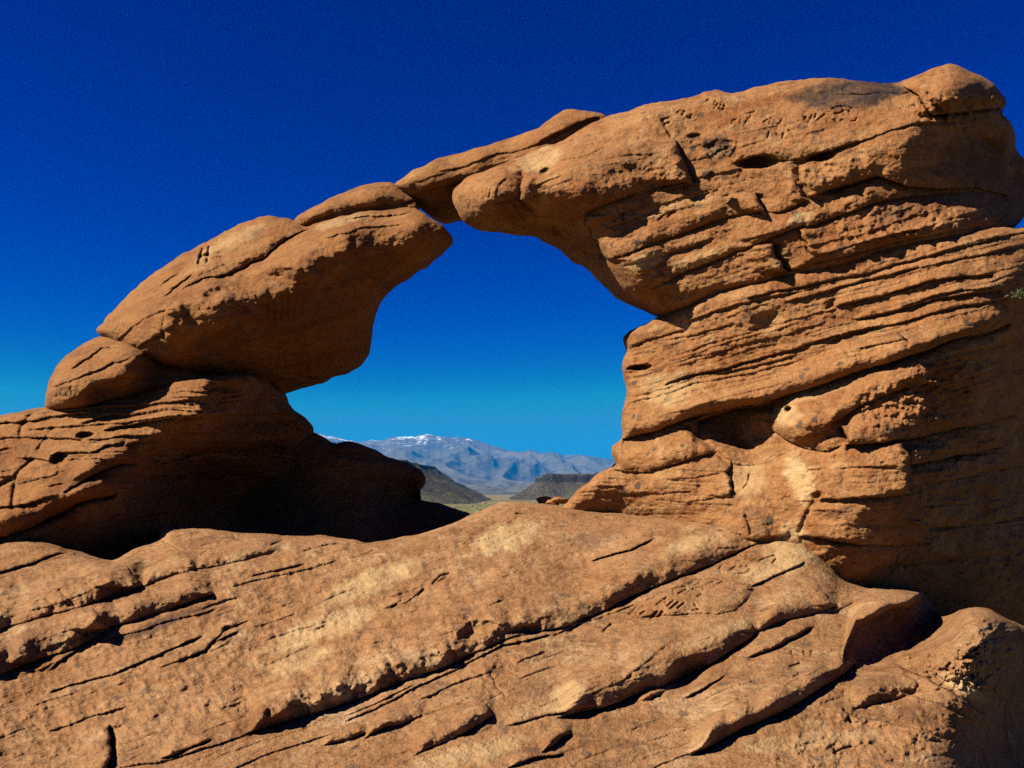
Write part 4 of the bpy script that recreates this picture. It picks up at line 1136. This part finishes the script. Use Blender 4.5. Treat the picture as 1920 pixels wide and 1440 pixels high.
def leaf_mat(name):
    mat = bpy.data.materials.new(name)
    t = NT(mat)
    r = t.n('ShaderNodeNewGeometry').outputs['Random Per Island']
    col = t.ramp(r, [(0.0, (0.03, 0.05, 0.012)), (0.6, (0.06, 0.085, 0.02)), (1.0, (0.11, 0.10, 0.03))])
    bs = t.n('ShaderNodeBsdfPrincipled', ins={'Base Color': col, 'Roughness': 0.7})
    t.link(bs.outputs[0], t.n('ShaderNodeOutputMaterial').inputs[0])
    return mat


plant = bpy.data.objects.new("small_plant", None)
COL.objects.link(plant)
plant.location = (px_, py_, pz_)
plant['label'] = "small green plant rooted in a crack of the bedded wall"
plant['category'] = "plant"
mesh_obj("foliage", Vp.reshape(-1, 3), Fp, leaf_mat("plant_leaf"), plant, smooth=False)
sa_ = np.linspace(0, 2 * np.pi, 7)[:-1]
ring = np.stack([np.cos(sa_), 0 * sa_, np.sin(sa_)], 1)
path = np.array([(0.0, 0.10, -0.005), (0.0, 0.05, -0.004), (0.004, 0.02, -0.004), (0.0, -0.01, 0.012)])
Vs = np.concatenate([p_ + ring * r_ for p_, r_ in zip(path, (0.003, 0.0025, 0.002, 0.0012))])
Fs_ = np.array([(k * 6 + j, k * 6 + (j + 1) % 6, (k + 1) * 6 + (j + 1) % 6, (k + 1) * 6 + j) for k in range(3) for j in range(6)])
mesh_obj("stem", Vs, Fs_, leaf_mat("plant_stem"), plant)

# ------------------------------------------------------------------ ground far away
def simple_mat(name, build):
    mat = bpy.data.materials.new(name)
    t = NT(mat)
    col, rough, nrm = build(t)
    bs = t.n('ShaderNodeBsdfPrincipled', ins={'Base Color': col, 'Roughness': rough})
    bs.inputs['Specular IOR Level'].default_value = 0.1
    if nrm is not None:
        t.link(nrm, bs.inputs['Normal'])
    out = t.n('ShaderNodeOutputMaterial')
    t.link(bs.outputs[0], out.inputs[0])
    return mat


def b_plain(t):
    co = t.n('ShaderNodeTexCoord').outputs['Object']
    a = t.noise(co, 0.004, 6, 0.6, 0.5)
    col = t.ramp(a, [(0.32, (0.0935, 0.0825, 0.0385)), (0.5, (0.1320, 0.1100, 0.0468)), (0.66, (0.1705, 0.1045, 0.0550))])
    b = t.noise(co, 0.05, 6, 0.7)
    col = t.mix(t.mr(b, 0.48, 0.62, 0, 0.7), col, (0.0495, 0.0550, 0.0193))
    c = t.noise(co, 0.0011, 4, 0.6)
    col = t.mix(t.mr(c, 0.52, 0.66, 0, 0.5), col, (0.1815, 0.0825, 0.0413))
    return col, 0.95, None


def b_mesa(t):
    co = t.n('ShaderNodeTexCoord').outputs['Object']
    a = t.noise(co, 0.012, 8, 0.68, 0.4)
    col = t.ramp(a, [(0.38, (0.030, 0.022, 0.018)), (0.52, (0.052, 0.043, 0.026)), (0.66, (0.085, 0.075, 0.030))])
    b = t.noise(co, 0.10, 6, 0.78)
    col = t.mix(t.mr(b, 0.49, 0.60, 0, 0.85), col, (0.024, 0.026, 0.014))
    c = t.noise(co, 0.16, 5, 0.7)
    col = t.mix(t.mr(c, 0.52, 0.64, 0, 0.5), col, (0.17, 0.14, 0.06))
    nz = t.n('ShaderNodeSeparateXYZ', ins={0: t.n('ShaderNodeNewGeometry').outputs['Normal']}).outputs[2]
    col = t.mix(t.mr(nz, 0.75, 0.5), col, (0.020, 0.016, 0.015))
    bump = t.n('ShaderNodeBump', ins={'Strength': 1.0, 'Distance': 10.0, 'Height': b})
    return col, 0.95, bump.outputs[0]


def b_mount(t):
    co = t.n('ShaderNodeTexCoord').outputs['Object']
    a = t.noise(co, 0.0009, 7, 0.62, 0.4)
    col = t.ramp(a, [(0.33, (0.040, 0.037, 0.030)), (0.5, (0.066, 0.058, 0.044)), (0.66, (0.088, 0.070, 0.050))])
    b = t.noise(co, 0.004, 6, 0.7)
    col = t.mix(t.mr(b, 0.5, 0.62, 0, 0.6), col, (0.0234, 0.0234, 0.0165))
    pz = t.n('ShaderNodeSeparateXYZ', ins={0: t.n('ShaderNodeNewGeometry').outputs['Position']}).outputs[2]
    sn = t.noise(co, 0.0019, 10, 0.78, 0.6)
    snow = t.mr(t.math('ADD', pz, t.math('MULTIPLY', sn, 3400.0)), 2860.0, 3060.0)
    col = t.mix(snow, col, (0.44, 0.46, 0.49))
    return col, 0.95, None


M_PLAIN = simple_mat("desert_scrubland", b_plain)
M_MESA = simple_mat("dark_basalt_talus", b_mesa)
M_MOUNT = simple_mat("far_mountain_rock", b_mount)


def grid_mesh(name, X, Y, Z, mat, label=None, kind='structure'):
    n, m = X.shape
    idx = np.arange(n * m).reshape(n, m)
    Fq = np.stack([idx[:-1, :-1].ravel(), idx[:-1, 1:].ravel(), idx[1:, 1:].ravel(), idx[1:, :-1].ravel()], 1)
    o = mesh_obj(name, np.stack([X.ravel(), Y.ravel(), Z.ravel()], 1), Fq, mat)
    o['kind'] = kind
    if label:
        o['label'] = label
    return o


def plain_z(x, y):
    r = np.hypot(x, y)
    z = np.interp(r, [0, 6, 12, 30, 120, 200, 1000, 8000, 30000, 90000], [-3.0, -3.0, -3.4, -6, -11, -13.5, -27, -46, -60, -300])
    amp = np.interp(r, [0, 30, 300, 3000], [0, 0.2, 1.2, 4])
    return z + EYE + amp * fbm(x / 220, y / 220, 4, 50) * 0.6


rr = np.concatenate([np.linspace(0.01, 60, 40), np.geomspace(62, 27000, 300)])
aa = np.linspace(-np.pi, np.pi, 721)
RR, AA = np.meshgrid(rr, aa)
PX, PY = RR * np.sin(AA), RR * np.cos(AA)
grid_mesh("desert_plain", PX, PY, plain_z(PX, PY), M_PLAIN, "olive and tan desert plain below the outcrop")


def mesa(name, x0, x1, y0, y1, top_px_z, ext, seed, label, edge_noise=25, tilt=0.0, cliff=0.28):
    xs = np.linspace(x0 - ext, x1 + ext, 360)
    ys = np.linspace(y0 - ext, y1 + ext, 240)
    X, Y = np.meshgrid(xs, ys)
    dx = np.maximum(np.maximum(x0 - X, X - x1), 0)
    dy = np.maximum(np.maximum(y0 - Y, Y - y1), 0)
    inn = np.minimum(np.minimum(X - x0, x1 - X), np.minimum(Y - y0, y1 - Y))
    d = np.where(inn > 0, -inn, np.hypot(dx, dy))
    d = d + edge_noise * fbm(X / 130, Y / 130, 4, seed) + 4 * fbm(X / 25, Y / 25, 2, seed + 5)
    base = plain_z(X, Y) - 6
    top = top_px_z + EYE + tilt * (X - x0) + 1.5 * fbm(X / 60, Y / 60, 3, seed + 8)
    hgt = top - base
    f = np.where(d < 0, 1.0, np.where(d < 6, 1 - cliff * d / 6, (1 - cliff) * np.clip(1 - (d - 6) / (ext - 30), 0, 1) ** 1.35))
    Z = base + hgt * f + (f < 0.98) * f * 2.5 * fbm(X / 30, Y / 30, 3, seed + 9)
    return grid_mesh(name, X, Y, Z, M_MESA, label)


mesa("mesa_hill", 100, 900, 2450, 3300, 39, 150, 60, "flat topped dark mesa with a cliff band along its rim", 18)
mesa("mesa_hill", -900, -215, 1750, 2500, 56, 205, 70, "dark slope of a mesa running down behind the shaded rock", 14, cliff=0.08)

# mountains
crest = np.array([(300, 845), (420, 835), (520, 828), (560, 822), (585, 815), (594, 809), (606, 815), (623, 818), (651, 824), (675, 829), (699, 825), (716, 827),
                  (733, 820), (761, 819), (781, 818), (798, 813), (812, 816), (850, 820), (881, 821), (898, 827), (926, 836), (950, 843),
                  (974, 848), (993, 843), (1012, 849), (1036, 847), (1056, 854), (1077, 852), (1104, 855), (1149, 862), (1220, 868), (1400, 880), (1600, 892)], float)
cpx = np.linspace(300, 1600, 900)
cyy = np.interp(cpx, crest[:, 0], crest[:, 1]) + 0.8 * fbm(cpx / 9, cpx * 0, 3, 33)
YC = 20000.0
yy = np.concatenate([np.linspace(4600, YC, 300), np.linspace(YC + 150, 26000, 30)])
CPX, YY = np.meshgrid(cpx, yy)
_, _, zc = point(cpx, cyy, YC)
XM = (CPX - W / 2) / F / CP * YY
tt = np.clip((YY - 4600) / (YC - 4600), 0, 1)
floor = -50 + 22 * fbm(XM / 2500, YY / 2500, 3, 81)
prof = tt ** 3.0 * 0.72 + 0.28 * sstep(0.45, 1, tt)
warp = 900 * fbm(XM / 5000, YY / 5000, 2, 82)
rid = fbm((XM + warp + (YY - YC) * 0.25) / 1500, YY / 8000, 3, 83, 0.38, True)
rid2 = fbm((XM + warp * 0.5 - YY * 0.12) / 650, YY / 1500, 3, 88, 0.5, True)
env = np.clip(tt * 1.5, 0, 1) * np.clip((1 - tt) * 4.5, 0, 1)
ZM = floor + (zc[None] - floor) * prof + env * (420 * (rid - 0.8) + 55 * (rid2 - 0.8)) * (0.35 + 0.65 * prof)
foot = 130 * np.clip(fbm(XM / 900, YY / 1100, 4, 91) + 0.15, 0, 1) * np.clip(tt * 5, 0, 1) * np.clip((0.62 - tt) * 4, 0, 1)
ZM = ZM + foot
ZM = np.where(YY > YC, zc[None] - (YY - YC) * 0.3, ZM)
grid_mesh("mountains", XM, YY, ZM, M_MOUNT, "distant blue grey mountain range with patches of snow on its highest peak")

# scrub on the valley slope
ns = 5200
sy = rng.uniform(430, 2300, ns)
sxp = rng.uniform(700, 1160, ns)
sx = (sxp - W / 2) / F / CP * sy
sz = plain_z(sx, sy)
oc = np.array([(1, 0, 0), (0, 1, 0), (-1, 0, 0), (0, -1, 0), (0.7, 0.7, 0.6), (-0.7, 0.7, 0.55), (-0.6, -0.7, 0.6), (0.7, -0.6, 0.7), (0.1, 0, 1)])
of = np.array([(0, 1, 4), (1, 2, 5), (2, 3, 6), (3, 0, 7), (4, 1, 5), (5, 2, 6), (6, 3, 7), (7, 0, 4), (4, 5, 8), (5, 6, 8), (6, 7, 8), (7, 4, 8)])
ss = rng.uniform(0.5, 1.5, ns) * (1 + 0.6 * (rng.random(ns) < 0.15))
V = oc[None] * (ss[:, None, None] * rng.uniform(0.75, 1.25, (ns, 9, 3))) + np.stack([sx, sy, sz - 0.1], 1)[:, None]
Fs = (of[None] + (np.arange(ns) * 9)[:, None, None]).reshape(-1, 3)


def b_scrub(t):
    r = t.n('ShaderNodeNewGeometry').outputs['Random Per Island']
    return t.ramp(r, [(0.0, (0.05, 0.065, 0.022)), (0.5, (0.11, 0.115, 0.04)), (0.8, (0.20, 0.18, 0.06)), (1.0, (0.10, 0.07, 0.045))]), 0.9, None


o = mesh_obj("scrub", V.reshape(-1, 3), Fs, simple_mat("desert_scrub", b_scrub), smooth=False)
o['kind'] = 'stuff'
o['label'] = "low olive desert scrub dotted over the valley slope"

# ------------------------------------------------------------------ air
HAZE = True
if HAZE:
    hb = bpy.data.materials.new("haze_air")
    t = NT(hb)
    vol = t.n('ShaderNodeVolumePrincipled')
    vol.inputs['Color'].default_value = (0.0, 0.36, 1.0, 1)
    vol.inputs['Density'].default_value = 2.3e-5
    vol.inputs['Anisotropy'].default_value = 0.0
    out = t.n('ShaderNodeOutputMaterial')
    t.link(vol.outputs[0], out.inputs['Volume'])
    x0, x1, y0, y1, z0, z1 = -28000, 28000, -28000, 28000, -420, 1420
    V = np.array([(x, y, z) for z in (z0, z1) for y in (y0, y1) for x in (x0, x1)], float)
    Fq = np.array([(0, 2, 3, 1), (4, 5, 7, 6), (0, 1, 5, 4), (2, 6, 7, 3), (0, 4, 6, 2), (1, 3, 7, 5)])
    o = mesh_obj("haze", V, Fq, hb, smooth=False)
    o['kind'] = 'stuff'

# ------------------------------------------------------------------ light
S = np.array([-0.70, -0.28, 0.66])
S /= np.linalg.norm(S)
sun_d = bpy.data.lights.new("sun", 'SUN')
sun_d.energy = 5.0
sun_d.angle = math.radians(0.5)
sun_d.color = (1.0, 0.93, 0.80)
sun = bpy.data.objects.new("sun", sun_d)
COL.objects.link(sun)
from mathutils import Vector
sun.rotation_euler = Vector(S.tolist()).to_track_quat('Z', 'Y').to_euler()
sun.location = (-20, -10, 30)

world = bpy.data.worlds.new("World")
scene.world = world
world.use_nodes = True
wt = world.node_tree
wt.nodes.clear()
sky = wt.nodes.new('ShaderNodeTexSky')
sky.sky_type = 'NISHITA'
sky.sun_disc = False
sky.sun_elevation = math.asin(S[2])
sky.sun_rotation = math.atan2(S[0], S[1])
sky.altitude = 1200
sky.air_density = 1.0
sky.dust_density = 0.0
sky.ozone_density = 4.0
hs = wt.nodes.new('ShaderNodeHueSaturation')
hs.inputs['Saturation'].default_value = 1.35
STRENGTH = 0.08
# the photograph's polarised, saturated blue: each channel of the sky gets its own response
sep = wt.nodes.new('ShaderNodeSeparateColor')
com = wt.nodes.new('ShaderNodeCombineColor')
wt.links.new(sky.outputs[0], hs.inputs['Color'])
wt.links.new(hs.outputs[0], sep.inputs[0])
for ch, (gain, power, top) in enumerate(((1.5, 3.0, 0.011), (3.2, 3.2, 0.094), (0.47, 1.35, 0.155))):
    m1 = wt.nodes.new('ShaderNodeMath')
    m1.operation = 'MULTIPLY'
    m1.inputs[1].default_value = STRENGTH
    m2 = wt.nodes.new('ShaderNodeMath')
    m2.operation = 'POWER'
    m2.inputs[1].default_value = power
    m3 = wt.nodes.new('ShaderNodeMath')
    m3.operation = 'MULTIPLY'
    m3.inputs[1].default_value = gain / STRENGTH
    wt.links.new(sep.outputs[ch], m1.inputs[0])
    wt.links.new(m1.outputs[0], m2.inputs[0])
    wt.links.new(m2.outputs[0], m3.inputs[0])
    m4 = wt.nodes.new('ShaderNodeMath')
    m4.operation = 'MINIMUM'
    m4.inputs[1].default_value = top / STRENGTH
    wt.links.new(m3.outputs[0], m4.inputs[0])
    wt.links.new(m4.outputs[0], com.inputs[ch])
bg = wt.nodes.new('ShaderNodeBackground')
bg.inputs['Strength'].default_value = STRENGTH
wo = wt.nodes.new('ShaderNodeOutputWorld')
wt.links.new(com.outputs[0], bg.inputs[0])
wt.links.new(bg.outputs[0], wo.inputs[0])

scene.view_settings.view_transform = 'Standard'
scene.view_settings.look = 'None'
scene.view_settings.exposure = 1.46
scene.cycles.use_denoising = False
scene.view_settings.gamma = 1.0
scene.cycles.max_bounces = 6
scene.cycles.diffuse_bounces = 1
scene.cycles.volume_bounces = 0
scene.cycles.sample_clamp_indirect = 2.0
